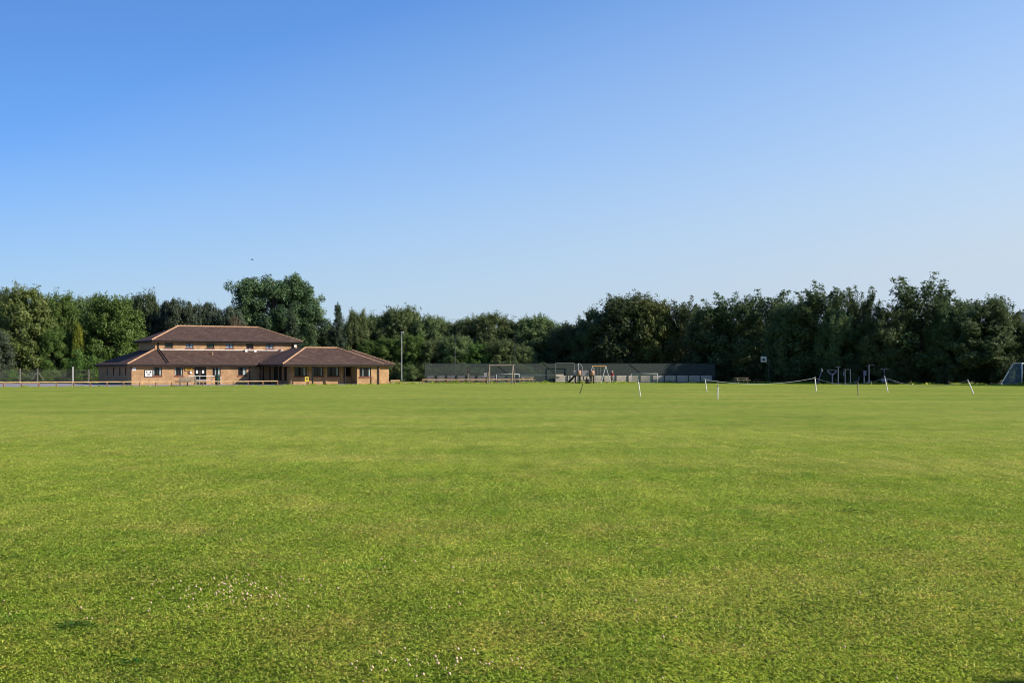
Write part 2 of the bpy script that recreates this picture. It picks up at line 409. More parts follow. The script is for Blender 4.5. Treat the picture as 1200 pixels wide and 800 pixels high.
# ------------------------------------------------------------------ grass blades
rng = np.random.default_rng(7)
def mesh_from_quads(name, V, nper, tint, mat, nface=4):
    """V (n*nper,3): one face per nper vertices"""
    me = bpy.data.meshes.new(name); n = len(V)
    me.vertices.add(n); me.vertices.foreach_set('co', np.ascontiguousarray(V, dtype=np.float32).ravel())
    nf = n // nper
    me.loops.add(n); me.loops.foreach_set('vertex_index', np.arange(n, dtype=np.int32))
    me.polygons.add(nf); me.polygons.foreach_set('loop_start', np.arange(0, n, nper, dtype=np.int32))
    at = me.attributes.new('tint', 'FLOAT', 'POINT'); at.data.foreach_set('value', np.repeat(tint, nper).astype(np.float32))
    me.materials.append(mat); me.update(calc_edges=True); return me

def fbm(x, y, seed=0):
    r = np.random.default_rng(seed); s = np.zeros_like(x); amp = 1
    for o in range(4):
        for _ in range(3):
            k = r.normal(size=2); k /= np.linalg.norm(k); f = .5 * 2 ** o * r.uniform(.7, 1.3)
            s += amp * np.sin(f * (k[0] * x + k[1] * y) * 2 + r.uniform(0, 7))
        amp *= .6
    return s / 4.0
Vs, Ts = [], []
for (d0, d1) in ((6.0, 11.0), (11.0, 24.0), (24.0, 66.0)):
    # fewer and wider blades with distance, thinning out smoothly
    n = int(.86 * 7600 * 7.5 ** 1.9 * 10 * (d1 ** .1 - d0 ** .1) * (1.5 if d0 < 8 else 1.15))
    u = rng.uniform(0, 1, n); d = (d0 ** .1 + u * (d1 ** .1 - d0 ** .1)) ** 10
    keep = rng.uniform(0, 1, n) < np.clip((66 - d) / 40, 0, 1); d = d[keep]; n = len(d)
    x = rng.uniform(-1, 1, n) * (.42 * d + 1.2)
    cl = fbm(x * 3, d * 3, 3)
    hh = .0180 * np.clip((70 - d) / 50, .35, 1); wd = .0044 * (d / 7.5) ** .95
    h = hh * rng.uniform(.45, 1.25, n) * (1 + .16 * np.clip(cl, -1, 1.6))
    a = rng.uniform(0, 2 * np.pi, n); lean = rng.uniform(.3, 1.9, n)
    tx, ty = np.cos(a), np.sin(a); bxv, byv = -ty, tx
    ww = wd * rng.uniform(.6, 1.3, n) / 2
    base = np.stack([x, d, np.zeros(n)], 1)
    B = np.stack([bxv * ww, byv * ww, np.zeros(n)], 1)
    midp = base + np.stack([tx * h * lean * .30, ty * h * lean * .30, h * .62], 1)
    tip = base + np.stack([tx * h * lean, ty * h * lean, h * (1.05 - .30 * lean)], 1)
    q = np.stack([base - B, base + B, midp + B * .85, tip, midp - B * .85], 1).reshape(-1, 3)
    q[:, 2] -= .002
    Vs.append(q); Ts.append(np.clip(rng.beta(1.5, 1.6, n) * .97 + .10 * np.clip(-cl, -1, 1), 0, 1))
gm = mesh_from_quads('grass', np.concatenate(Vs), 5, np.concatenate(Ts), M['blade'])
go = bpy.data.objects.new('grass', gm); COL.objects.link(go); tag(go, 'short mown green grass with dry straw coloured bits', 'grass', kind='stuff')

# clover flower heads in two loose drifts and singles (ground cover)
def clover(name, label, cx, cy, sx, sy, n, seed):
    r = random.Random(seed); mb = MB()
    for _ in range(n):
        x, y = r.gauss(cx, sx), r.gauss(cy, sy); z = r.uniform(.016, .032); q = r.uniform(.0045, .0095)
        mb.tube([(x, y, z - q * .5), (x, y, z), (x, y, z + q * .8), (x, y, z + q * 1.4)], [q * .5, q, q * .85, q * .3], 6)
    o = mb.build(name, M['clover'], smooth=True); return tag(o, label, 'flowers', kind='stuff')
clover('clover_flowers', 'drift of pale fading clover heads in the grass at lower left', gx(270, 9.75), 9.75, .34, .36, 110, 3)
clover('clover_flowers', 'drift of pale clover heads beside the lower edge of the lawn', gx(500, 7.35), 7.35, .25, .14, 38, 5)
clover('clover_flowers', 'scattered single clover heads over the near lawn', 0, 10.5, 2.4, 2.2, 110, 8)

def weed(px, y, r_, n, label):
    D = gd(y); r = random.Random(int(px)); mb = MB()
    for i in range(n):
        a = r.uniform(0, 6.283); rr = r.uniform(.2, 1) * r_; L = r.uniform(.025, .05); wd = r.uniform(.004, .009)
        c = Vector((math.cos(a) * rr * 1.6, math.sin(a) * rr * 1.5, .010)); b = r.uniform(0, 6.283)
        d = Vector((math.cos(b), math.sin(b), 0)); s = Vector((-d.y, d.x, 0)) * wd
        mb.add([c, c + d * L * .5 + s + Vector((0, 0, L * .35)), c + d * L + Vector((0, 0, L * .42)), c + d * L * .5 - s + Vector((0, 0, L * .35))], [(0, 1, 2, 3)])
    o = mb.build('weed_tuft', M['weed']); o.location = (gx(px, D), D, 0)
    return tag(o, label, 'weeds', kind='stuff')
weed(90, 735, .10, 110, 'dark green flat weed patch low in the left of the lawn')
weed(157, 778, .05, 36, 'small pale-edged weed tuft near the bottom edge of the lawn')
weed(1005, 600, .16, 90, 'dark green weed patch in the right part of the lawn')
weed(5, 655, .12, 80, 'dark weed patch at the very left edge of the lawn')

# longer rough grass left by the mower along rails, fences and the wood
def rough(label, lines, seed, mat='blade'):
    rg = np.random.default_rng(seed); Q, TT = [], []
    for (p, q, wd, hh, dens) in lines:
        p, q = np.array(p[:2]), np.array(q[:2]); L = np.linalg.norm(q - p); n = int(L * dens)
        u = (q - p) / L; nrm = np.array([-u[1], u[0]]); s0 = rg.uniform(0, 1, n) * L
        w0 = rg.normal(0, wd, n); cl = np.clip(.55 + .6 * np.sin(s0 * 1.9 + seed) * np.sin(s0 * .73) + .35 * np.sin(s0 * 4.3), .05, 1.4)
        b = p + u * s0[:, None] + nrm * w0[:, None]; h = hh * cl * rg.uniform(.5, 1.2, n)
        a = rg.uniform(0, 6.283, n); ln = rg.uniform(.1, .8, n); t0 = np.stack([np.cos(a), np.sin(a)], 1); sd_ = np.stack([-t0[:, 1], t0[:, 0], np.zeros(n)], 1) * (.02 + .03 * rg.uniform(0, 1, n))[:, None]
        base = np.concatenate([b, np.zeros((n, 1))], 1); z = np.zeros((n, 3)); z[:, 2] = 1
        lean = np.concatenate([t0, np.zeros((n, 1))], 1) * (h * ln)[:, None]
        mid = base + lean * .3 + z * (h * .6)[:, None]; tip = base + lean + z * h[:, None]
        Q.append(np.stack([base - sd_, base + sd_, mid + sd_ * .7, tip, mid - sd_ * .7], 1).reshape(-1, 3)); TT.append(np.clip(rg.normal(.06, .14, n), 0, .6))
    o = bpy.data.objects.new('rough_grass', mesh_from_quads('rough_grass', np.concatenate(Q), 5, np.concatenate(TT), M[mat])); COL.objects.link(o)
    return tag(o, label, 'rough grass', kind='stuff')
rough('uneven longer grass along the low rail before the pavilion', [(bl(-28, -11.35), bl(13, -11.5), .18, .10, 70), (bl(14.6, -9.0), bl(27, -8.75), .12, .12, 80), (bl(27, -5.4), bl(33, -5.0), .3, .18, 120)], 1)
rough('rough grass tufts round the play equipment and court fence', [((-17, 157.5), (2.6, 161.5), .3, .14, 60), ((-10.5, 163.6), (26, 166.9), .3, .24, 70), ((5, 157.4), (16, 160.5), .5, .18, 60)], 2)
rough('longer shaded grass at the foot of the right wood', [((26, 164), (40, 151), .8, .25, 140), ((40, 151), (64, 134.5), .9, .25, 140)], 3)

# ------------------------------------------------------------------ building
B = empty('sports_pavilion', BO, BA, label='two-tier brown brick pavilion with dark hipped tiled roofs beside the lawn', cat='building')
T = .28
def window(x0, x1, z0, z1, yf, pane='pane', sill=True, mull=1, curtain=None):
    """window in a wall along x whose outer face is y = yf"""
    y = yf + .10; fw = .06
    f = MB(); f.box(x0, x0 + fw, y - .04, y + .05, z0, z1).box(x1 - fw, x1, y - .04, y + .05, z0, z1)
    f.box(x0 + fw, x1 - fw, y - .04, y + .05, z0, z0 + fw).box(x0 + fw, x1 - fw, y - .04, y + .05, z1 - fw, z1)
    for i in range(mull):
        xm = x0 + (x1 - x0) * (i + 1) / (mull + 1); f.box(xm - .025, xm + .025, y - .035, y + .045, z0 + fw, z1 - fw)
    fo = f.build('window', M['frame'], B)
    MB().box(x0 + fw, x1 - fw, y, y + .012, z0 + fw, z1 - fw).build('pane', M[pane], fo)
    if curtain:
        for a, b in curtain:
            cmb = MB()
            xa = x0 + fw + (x1 - x0 - 2 * fw) * a; xb = x0 + fw + (x1 - x0 - 2 * fw) * b
            n = 4
            for i in range(n):
                cmb.box(xa + (xb - xa) * i / n, xa + (xb - xa) * (i + 1) / n, y - .006 - .003 * (i % 2), y - .002, z0 + fw + .02, z1 - fw - .02)
            cmb.build('curtain', M['curtain'], fo)
    if sill: MB().box(x0 - .08, x1 + .08, yf - .07, yf + .055, z0 - .11, z0 - .002).build('sill', M['sill'], fo)
    return fo
def window_side(y0, y1, z0, z1, xf, pane='pane'):
    f = MB(); x = xf + .1; fw = .05
    f.box(x - .04, x + .05, y0, y0 + fw, z0, z1).box(x - .04, x + .05, y1 - fw, y1, z0, z1)
    f.box(x - .04, x + .05, y0 + fw, y1 - fw, z0, z0 + fw).box(x - .04, x + .05, y0 + fw, y1 - fw, z1 - fw, z1)
    fo = f.build('window', M['frame'], B)
    MB().box(x, x + .012, y0 + fw, y1 - fw, z0 + fw, z1 - fw).build('pane', M[pane], fo)
    return fo

ZE, ZT = 2.30, 4.0                                  # eaves edge and top of the lower roof
ZW = 2.36
U = dict(x0=3.6, x1=20.8, y0=3.6, y1=11.2)          # upper block
WB = 16.0                                           # depth of the ground floor
# ground floor front wall
fr = []
lw = [(179.3, 189.6), (204.8, 214.2), (249, 258.5), (279, 288.8)]
for a, b in lw: fr.append((bx(a, 0), bx(b, 0), 1.02, 1.98))
dx0, dx1 = bx(227.6, 0), bx(241.8, 0)
ops = list(fr) + [(dx0, dx1, .0, 2.02)]
mb = MB(); wall_x(mb, 0, 24.2, 0, T, 0, ZW, ops)
side = []
for p in (125.5, 133, 140.2, 147.2):
    k = (p - 600) / F_PX                             # y on the plane x = 0
    yy = (BO.x - k * BO.y) / (k * ca + sa); side.append((yy - .32, yy + .32, 1.0, 1.98))
wall_y(mb, T, WB, 0, T, 0, ZW, side)
wall_x(mb, 0, 24.2, WB, WB + T, 0, ZW)
mb.build('wall', M['brick'], B)
cur = [[(0, .12), (.8, 1)], [(.02, .14), (.84, 1)], [(.3, .42), (.74, .98)], [(.62, .95)]]
for (o, c) in zip(fr, cur): window(*o[:4], 0, curtain=c)
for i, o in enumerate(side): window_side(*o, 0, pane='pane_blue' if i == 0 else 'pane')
# entrance: double door with two notices behind the glass
d = MB(); z1 = 2.02
for xa, xb in ((dx0, (dx0 + dx1) / 2 - .005), ((dx0 + dx1) / 2 + .005, dx1)):
    d.box(xa, xa + .08, .08, .14, 0, z1).box(xb - .08, xb, .08, .14, 0, z1).box(xa + .08, xb - .08, .08, .14, 0, .25)
    d.box(xa + .08, xb - .08, .08, .14, z1 - .1, z1).box(xa + .08, xb - .08, .08, .14, .95, 1.03)
door = d.build('door', M['frame'], B)
for xa, xb in ((dx0 + .08, (dx0 + dx1) / 2 - .085), ((dx0 + dx1) / 2 + .085, dx1 - .08)):
    MB().box(xa, xb, .11, .122, .25, .95).box(xa, xb, .11, .122, 1.03, z1 - .1).build('pane', M['pane'], door)
    xm = (xa + xb) / 2
    MB().box(xm - .11, xm + .11, .100, .108, 1.28, 1.62).build('paper_notice', M['white'], door)
MB().box(dx0 + .02, dx0 + .05, -.02, .078, .95, 1.15).build('handle', M['steel'], door)
# upper block
uw = [(192.8, 202.4), (217.8, 226.6), (242, 251), (264.8, 273.6), (288.6, 297), (311.4, 320.4)]
uo = [(bx(a, 3.6), bx(b, 3.6), 4.20, 4.80) for a, b in uw]
mb = MB(); wall_x(mb, U['x0'], U['x1'], 3.6, 3.6 + T, 3.6, 5.20, uo)
wall_y(mb, 3.6 + T, 11.2, U['x0'], U['x0'] + T, 3.6, 5.20); wall_y(mb, 3.6 + T, 11.2, U['x1'] - T, U['x1'], 3.6, 5.20)
wall_x(mb, U['x0'] + T, U['x1'] - T, 11.2 - T, 11.2, 3.6, 5.20)
mb.build('upper_wall', M['brick'], B)
for i, o in enumerate(uo):
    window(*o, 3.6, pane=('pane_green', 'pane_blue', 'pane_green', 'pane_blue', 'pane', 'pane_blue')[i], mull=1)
MB().box(U['x0'] + .3, bx(332, 3.6), 3.52, 3.597, 3.93, 4.07).build('flashing', M['flash'], B)
MB().box(bx(321.5, 3.6), bx(332, 3.6), 3.57, 3.595, 4.12, 4.84).build('render_panel', M['tan'], B)

def hip_ring(name, ex0, ex1, ey0, ey1, ze, tx0, tx1, ty0, ty1, zt, th=.10, top=False):
    """four slopes from an eaves rectangle to an upper rectangle (or ridge)"""
    r = MB()
    E = [(ex0, ey0, ze), (ex1, ey0, ze), (ex1, ey1, ze), (ex0, ey1, ze)]
    Tt = [(tx0, ty0, zt), (tx1, ty0, zt), (tx1, ty1, zt), (tx0, ty1, zt)]
    vs = E + Tt; fs = []
    for i in range(4):
        j = (i + 1) % 4; fs.append((i, j, 4 + j, 4 + i))
    if ty0 == ty1:                                    # a ridge: merge the doubled corners
        vs = E + [Tt[0], Tt[1]]
        fs = [(0, 1, 5, 4), (1, 2, 5), (2, 3, 4, 5), (3, 0, 4)]
    elif top: fs.append((4, 5, 6, 7))
    r.add(vs, fs)
    o = r.build(name, M['tile'], B)
    md = o.modifiers.new('thick', 'SOLIDIFY'); md.thickness = th; md.offset = -1
    # fascia and gutter
    f = MB(); zb, zt_ = ze - .24, ze - .004
    f.box(ex0 + .03, ex1 - .03, ey0 + .03, ey0 + .07, zb, zt_).box(ex0 + .03, ex1 - .03, ey1 - .07, ey1 - .03, zb, zt_)
    f.box(ex0 + .03, ex0 + .07, ey0 + .07, ey1 - .07, zb, zt_).box(ex1 - .07, ex1 - .03, ey0 + .07, ey1 - .07, zb, zt_)
    f.build('fascia', M['fascia'], o)
    gt = MB()
    gt.tube([(ex0, ey0 - .05, ze - .05), (ex1, ey0 - .05, ze - .05)], .06, 8).tube([(ex0 - .05, ey1, ze - .05), (ex0 - .05, ey0, ze - .05)], .06, 8)
    gt.build('gutter', M['fascia'], o)
    return o
def caps(roof, lines):
    c = MB()
    for p, q in lines:
        p, q = Vector(p), Vector(q); n = max(2, int((q - p).length / .45))
        for i in range(n):
            a, b = p.lerp(q, i / n), p.lerp(q, (i + .97) / n)
            c.tube([a + Vector((0, 0, .03)), b + Vector((0, 0, .045))], [.08, .095], 8)
    c.build('ridge_caps', M['ridge'], roof)
o = .5
lr = hip_ring('roof', -o, 24.2 + o, -o, WB + T + o, ZE, U['x0'] - .02, U['x1'] + .02, 3.62, 11.18, ZT)
caps(lr, [((-o, -o, ZE), (3.45, 3.45, ZT - .03))])
MB().box(-.46, 24.1, -.42, -.003, ZE - .19, ZE - .165).box(-.42, -.003, -.42, WB, ZE - .195, ZE - .170).build('soffit', M['soffit'], lr)
ur = hip_ring('upper_roof', 3.1, 21.3, 3.1, 11.7, 5.08, 7.3, 17.1, 7.4, 7.4, 6.86)
caps(ur, [((3.1, 3.1, 5.08), (7.3, 7.4, 6.86)), ((7.3, 7.4, 6.86), (17.1, 7.4, 6.86)), ((21.3, 3.1, 5.08), (17.1, 7.4, 6.86))])
MB().box(3.15, 21.25, 3.15, 3.597, 4.885, 4.91).box(3.15, 3.597, 3.6, 11.6, 4.885, 4.91).build('soffit', M['soffit'], ur)
# wing: recessed veranda wall left, flush bay right
WX0, WX1, WY = 14.5, 26.7, -8.7
ZWE = 2.31
wr = hip_ring('wing_roof', WX0, WX1, WY, 2.0, ZWE, 18.8, 22.7, WY + 4.3, .5, 4.22, top=True)
caps(wr, [((WX0, WY, ZWE), (18.8, WY + 4.3, 4.22)), ((18.8, WY + 4.3, 4.22), (22.7, WY + 4.3, 4.22)), ((WX1, WY, ZWE), (22.7, WY + 4.3, 4.22))])
VY, BY = -6.45, -8.25
xb0 = bx(418.5, BY); xb1 = 26.45
xv0 = bx(339.2, VY)
vw = [(345, 359.6), (366, 378.8), (383.7, 397.6), (402.7, 416.4)]
vo = [(bx(a, VY), bx(b, VY), .95, 2.0) for a, b in vw]
bo = [(bx(421.2, BY), bx(434.8, BY), .88, 1.95)]
mb = MB()
wall_x(mb, xv0, xb0, VY, VY + T, 0, 2.34, vo)
wall_x(mb, xb0, xb1, BY, BY + T, 0, 2.34, bo)
mb.box(xb0, xb0 + T, BY + T, VY + T, 0, 2.34)
mb.box(xb1 - T, xb1, BY + T, .0, 0, 2.34)
lo_ = []
for (a, b) in ((-5.6, -4.6), (-3.9, -2.9), (-2.4, -1.2)): lo_.append((a, b, .45, 2.05))
wall_y(mb, VY + T, -.003, xv0, xv0 + T, 0, 2.34, lo_)
mb.build('wing_wall', M['brick'], B)
for p in (341.8, 362.8, 381.2, 400.1): MB().box(bx(p, VY) - .16, bx(p, VY) + .16, VY - .12, VY - .003, 0, 2.10).build('pier', M['brick'], B)
for i, q in enumerate(vo): window(*q, VY, curtain=[[(.78, .93)], [(.83, .95)], [(.8, .95)], None][i], sill=True, mull=2 if i == 2 else 1)
window(*bo[0], BY, curtain=[(.26, .36), (.86, .96)], mull=2)
for i, q in enumerate(lo_): window_side(*q, xv0, pane='pane')
MB().box(WX0 + .08, WX1 - .08, WY + .08, -.6, 2.105, 2.13).build('veranda_ceiling', M['soffit'], wr)
for (x, y) in ((bx(366.4, WY + .25), WY + .25), (bx(404.4, WY + .25), WY + .25), (WX0 + .25, WY + 2.4), (WX0 + .25, WY + 4.9), (WX0 + .25, WY + 7.2)):
    MB().box(x - .06, x + .06, y - .06, y + .06, 0, 2.10).build('veranda_post', M['black'], B)
MB().box(WX0 + .1, xb0 - .003, WY + .1, VY - .13, 0, .05).box(WX0 + .1, xv0 - .003, VY - .127, -.4, 0, .05).build('veranda_step', M['asphalt'], B)
# valley and second drop pipe lying on the lower roof
MB().tube([(14.62, -.48, 2.40), (18.5, 3.25, 4.06)], .11, 6).build('valley_lead', M['fascia'], B)
xd = bx(187, 3.0)
MB().tube([(bx(185.5, 3.55), 3.54, 4.9), (bx(185.5, 3.55), 3.54, 4.06), (bx(186.5, 3.2), 3.2, 4.02), (bx(197.5, -.4), -.38, 2.55)], .07, 8).build('downpipe', M['black'], B)
for (p, y, zt_) in ((292.6, -.06, 2.15), (304.8, -.06, 2.15), (153.6, -.06, 2.2), (443.6, BY - .07, 2.12)):
    x = bx(p, y); MB().tube([(x, y, 0), (x, y, zt_)], .06 if p < 440 else .09, 8).build('downpipe', M['pipe'], B)
x = bx(434.9, BY - .05); MB().tube([(x, BY - .05, 0), (x, BY - .05, .85)], .05, 8).build('downpipe', M['pipe'], B)
x = bx(343.3, 3.5); MB().tube([(x, 3.52, 4.0), (x, 3.52, 4.95)], .09, 8).build('downpipe', M['black'], B)
x = bx(249, 2.2); MB().tube([(x, 2.2, 3.35), (x, 2.2, 3.75)], .075, 10).build('roof_vent', M['ridge'], B)
for p in (288.4, 299): x = bx(p, 3.2); MB().box(x - .13, x + .13, 3.1, 3.4, 3.8, 4.12 if p < 290 else 3.98).build('roof_vent', M['white'], B)
x = bx(292.5, 3.45); MB().tube([(x - .25, 3.4, 4.05), (x, 3.4, 4.12), (x + .05, 3.4, 4.25)], .03, 8).build('roof_vent', M['white'], B)
# rear block at right
rb = MB(); wall_x(rb, 26.7, 29.1, -4.9, -4.9 + T, 0, 2.36); wall_y(rb, -4.9 + T, 6, 29.1 - T, 29.1, 0, 2.36); rb.build('rear_wall', M['brick'], B)
rr = hip_ring('rear_roof', 22.0, 29.6, -5.4, 7.0, 2.33, 25.2, 25.8, -1.6, 3, 4.0, top=True)
caps(rr, [((29.6, -5.4, 2.33), (25.8, -1.6, 4.0))])
# security light and its box under the eaves at the right of the upper wall
sl_ = empty('security_light', B.matrix_world @ Vector((0, 0, 0)) if False else bl(bx(345.4, 3.55), 3.55, 4.55), BA, label='white security lamp under the upper eaves of the pavilion', cat='lamp')
MB().box(-.16, .16, -.22, -.06, -.1, .16).build('lamp_head', M['white'], sl_)
MB().box(-.05, .05, -.06, .045, -.05, .05).build('bracket', M['white'], sl_)

def sign_board(name, label, cat, p0, p1, zc0, zc1, y, mat, marks=None, border=None):
    x0, x1 = bx(p0, y), bx(p1, y); xc = (x0 + x1) / 2
    e = empty(name, bl(xc, y, zc0), BA, label=label, cat=cat); hw, h = (x1 - x0) / 2, zc1 - zc0
    MB().box(-hw, hw, -.035, -.004, 0, h).build('panel', M[mat], e)
    if border:
        b = MB(); q = .06
        b.box(-hw - q, -hw - .001, -.05, -.002, -q, h + q).box(hw + .001, hw + q, -.05, -.002, -q, h + q)
        b.box(-hw, hw, -.05, -.002, -q, -.001).box(-hw, hw, -.05, -.002, h + .001, h + q); b.build('border', M[border], e)
    if marks:
        mm = MB()
        for (a, b_, c, d_) in marks: mm.box(-hw + 2 * hw * a, -hw + 2 * hw * b_, -.042, -.036, h * c, h * d_)
        mm.build('lettering', M['black'], e)
    return e
sign_board('notice_board', 'white notice board with dark pictures on the brick wall left of the first window', 'notice board', 170, 178.4, .93, 1.62, -.005, 'white',
           [(.13, .32, .62, .88), (.62, .86, .62, .88), (.2, .8, .5, .56), (.25, .75, .38, .44), (.3, .7, .2, .28)], 'frame')
sign_board('wall_sign', 'small blank white sign at the left corner of the pavilion wall', 'sign', 155, 159.2, 1.62, 1.92, -.005, 'white')
sign_board('name_sign', 'amber sign with dark lettering left of the entrance door', 'sign', 217, 225.6, 1.63, 1.92, -.005, 'amber',
           [(.18, .3, .5, .8), (.34, .46, .5, .8), (.5, .62, .5, .8), (.66, .8, .5, .8), (.3, .7, .18, .36)], 'frame')
ab = empty('alarm_box', bl(bx(222.5, -.01), -.01, 1.38), BA, label='small white and red wall box under the amber sign', cat='wall box')
MB().box(-.02, .17, -.12, -.004, -.14, .14).build('cover', M['white'], ab, bevel=.02)
MB().box(-.2, -.022, -.10, -.004, -.12, .12).build('side_box', M['sill'], ab, bevel=.015)
# yellow sign on its short post before the veranda
ys = empty('yellow_sign', bl(bx(359.3, -8.9), -8.9, 0), BA, label='bright yellow square sign on a short post before the veranda', cat='sign')
MB().box(-.04, .04, -.03, .03, 0, .45).build('post', M['railpost'], ys)
yp = MB().box(-.22, .22, -.05, -.031, .36, .90).build('panel', M['yellow'], ys)
MB().box(-.12, .12, -.056, -.051, .62, .78).box(-.14, .14, -.056, -.051, .47, .50).box(-.14, .10, -.056, -.051, .54, .57).build('lettering', M['darkwood'], yp)

# steel ramp rail before the entrance
hr = empty('handrail', bl(bx(235, -1.6), -1.6, 0), BA, label='grey steel tubular handrail before the entrance door', cat='handrail')
MB().tube([(-1.3, 0, .98), (1.3, 0, .98)], .03, 8).tube([(-1.3, 0, .55), (1.3, 0, .55)], .025, 8).tube([(1.3, 0, .98), (2.4, 0, .80)], .03, 8).build('rails', M['steel'], hr)
for x in (-1.3, -.1, 1.3, 2.4): MB().tube([(x, 0, 0), (x, 0, .965 if x < 2 else .79)], .03, 8).build('post', M['steel'], hr)

# litter bin
lb = empty('litter_bin', bl(bx(255, -2.0), -2.0, 0), BA, label='dark green domed litter bin right of the entrance door', cat='bin')
MB().tube([(0, 0, 0), (0, 0, .06), (0, 0, .75), (0, 0, .78)], [.24, .27, .29, .29], 16).build('body', M['green_bin'], lb, True)
dm = MB().tube([(0, 0, .79), (0, 0, .95), (0, 0, 1.08), (0, 0, 1.15)], [.29, .28, .2, .06], 16).build('dome', M['green_bin'], lb, True)
MB().box(-.16, .16, -.30, -.27, .82, .95).build('opening', M['black'], dm)

# bench on the grass edge
be = empty('park_bench', bl(bx(220.5, -12.25), -12.25, 0), BA + R(-4), label='weathered grey slatted bench in front of the rail facing the field', cat='bench')
bw = .86
s_ = MB()
for i in range(5): s_.box(-bw, bw, -.30 + i * .10, -.22 + i * .10, .40, .435)
s_.build('seat', M['oldwood'], be)
s_ = MB()
for i in range(4): s_.box(-bw, bw, .21 + i * .015, .235 + i * .015, .50 + i * .11, .59 + i * .11)
s_.build('backrest', M['oldwood'], be)
for x in (-.8, .8):
    MB().box(x - .035, x + .035, -.30, -.23, 0, .397).build('leg', M['oldwood'], be)
    MB().bar((x, .24, 0), (x, .27, .96), .07, .05).build('leg', M['oldwood'], be)
    MB().box(x - .04, x + .04, -.30, .2, .60, .64).box(x - .03, x + .03, -.29, -.24, .44, .597).build('armrest', M['oldwood'], be)

# knee rails
def knee_rail(label, p, q, n, hgt=.44):
    p, q = Vector(p), Vector(q); e = empty('knee_rail', p, 0, label=label, cat='rail fence', group='low timber knee rails')
    d = (q - p) / n; r = random.Random(int(p.x * 7))
    b = MB()
    for i in range(n):
        a0, a1 = d * i, d * (i + 1)
        u = d.normalized() * .004
        b.bar(a0 + u + Vector((0, 0, hgt + .025 + r.uniform(-.015, .015))), a1 - u + Vector((0, 0, hgt + .025 + r.uniform(-.015, .015))), .10, .10)
    b.build('rail', M['rail'], e)
    for i in range(n + 1):
        c = d * i; MB().box(c.x - .055, c.x + .055, c.y - .055, c.y + .055, 0, hgt - .035).build('post', M['railpost'], e)
    return e
knee_rail('long low timber rail between car park and lawn before the pavilion', bl(-28, -11.4), bl(12.9, -11.55), 25)
knee_rail('short low timber rail at the right end of the pavilion', (gx(457.5, 150), 150, 0), (gx(468.5, 152), 152, 0), 1, .40)
knee_rail('low timber rail along the earth path left of the timber swing frame', (gx(495, 158), 158, 0), (gx(624, 161.5), 161.5, 0), 9, .45)

# ------------------------------------------------------------------ fences
def lerp(p, q, t): return Vector(p).lerp(Vector(q), t)
cf = empty('court_fence', (-11.2, 164.5, 0), 0, label='tall dark mesh fence of the tennis court behind the playground', cat='fence')
P0, P1 = Vector((0, 0, 0)), Vector((gx(838, 167.5) + 11.2, 3.0, 0))
Lf = (P1 - P0).length; nf = 16; HF = 2.45
for i in range(nf + 1):
    c = lerp(P0, P1, i / nf); MB().tube([c, c + Vector((0, 0, HF))], .035, 8).build('post', M['fencepost'], cf)
tp = MB()
tp.tube([P0 + Vector((0, 0, HF + .03)), P1 + Vector((0, 0, HF + .03))], .028, 8); tp.tube([P0 + Vector((0, -.04, 1.3)), P1 + Vector((0, -.04, 1.3))], .02, 8)
tp.build('rail', M['fencepost'], cf)
un = (P1 - P0).normalized(); nn = Vector((un.y, -un.x, 0))
def panel(t0, t1, z0, z1, off, th, mat, name, parent):
    a, b = lerp(P0, P1, t0), lerp(P0, P1, t1)
    a, b = a + nn * off, b + nn * off; tv = nn * th
    vs = [a, b, b + tv, a + tv]; vs = [v + Vector((0, 0, z0)) for v in vs] + [v + Vector((0, 0, z1)) for v in vs]
    return MB().add(vs, [(3, 2, 1, 0), (4, 5, 6, 7), (0, 1, 5, 4), (1, 2, 6, 5), (2, 3, 7, 6), (3, 0, 4, 7)]).build(name, mat, parent)
ts = .40
panel(0, ts, .05, HF, .05, .012, M['net'], 'mesh', cf)
panel(ts, 1, .05, HF, .05, .012, M['net_dark'], 'mesh', cf)
cd = MB()
for t_ in (.24, .405, .70): 
    a, b = lerp(P0, P1, t_), lerp(P0, P1, t_ + 1 / nf); cd.bar(a + nn * .08 + Vector((0, 0, HF)), b + nn * .08 + Vector((0, 0, .6)), .04, .04)
cd.build('brace', M['fencepost'], cf)
# fence board runs in front of the mesh
def board_fence(name, label, t0, t1, rows, z0, z1, off, mat, pmat, npost, gap):
    a = lerp(P0, P1, t0) + Vector(cf.location) + nn * off
    e = empty(name, a, 0, label=label, cat='fence')
    q = lerp(P0, P1, t1) + Vector(cf.location) + nn * off - a
    bd = MB(); h = (z1 - z0 - gap * (rows - 1)) / rows
    for r_ in range(rows):
        zz = z0 + r_ * (h + gap) + h / 2
        for i in range(npost):
            bd.bar(q * (i / npost) + un * .01 + Vector((0, 0, zz)), q * ((i + 1) / npost) - un * .01 + Vector((0, 0, zz)), .03, h)
    bd.build('boards', M[mat], e)
    for i in range(npost + 1):
        c = q * (i / npost) + nn * .075; MB().box(c.x - .05, c.x + .05, c.y - .05, c.y + .05, 0, z1 + .06).build('post', M[pmat], e)
    return e
def tx(px):
    k = (px - 600) / F_PX; a, b = cf.location, P1 - P0
    return (k * a.y - a.x) / (b.x - k * b.y)
board_fence('board_fence', 'sunlit pale board fence behind the climbing frame and swings', tx(650.5), tx(834), 3, .12, .93, .30, 'fenceboard', 'darkwood', 13, .045)
board_fence('board_fence', 'grey mauve board fence at the foot of the left court mesh', tx(500), tx(606), 2, .15, .95, .30, 'fenceboard2', 'fencepost', 9, .03)
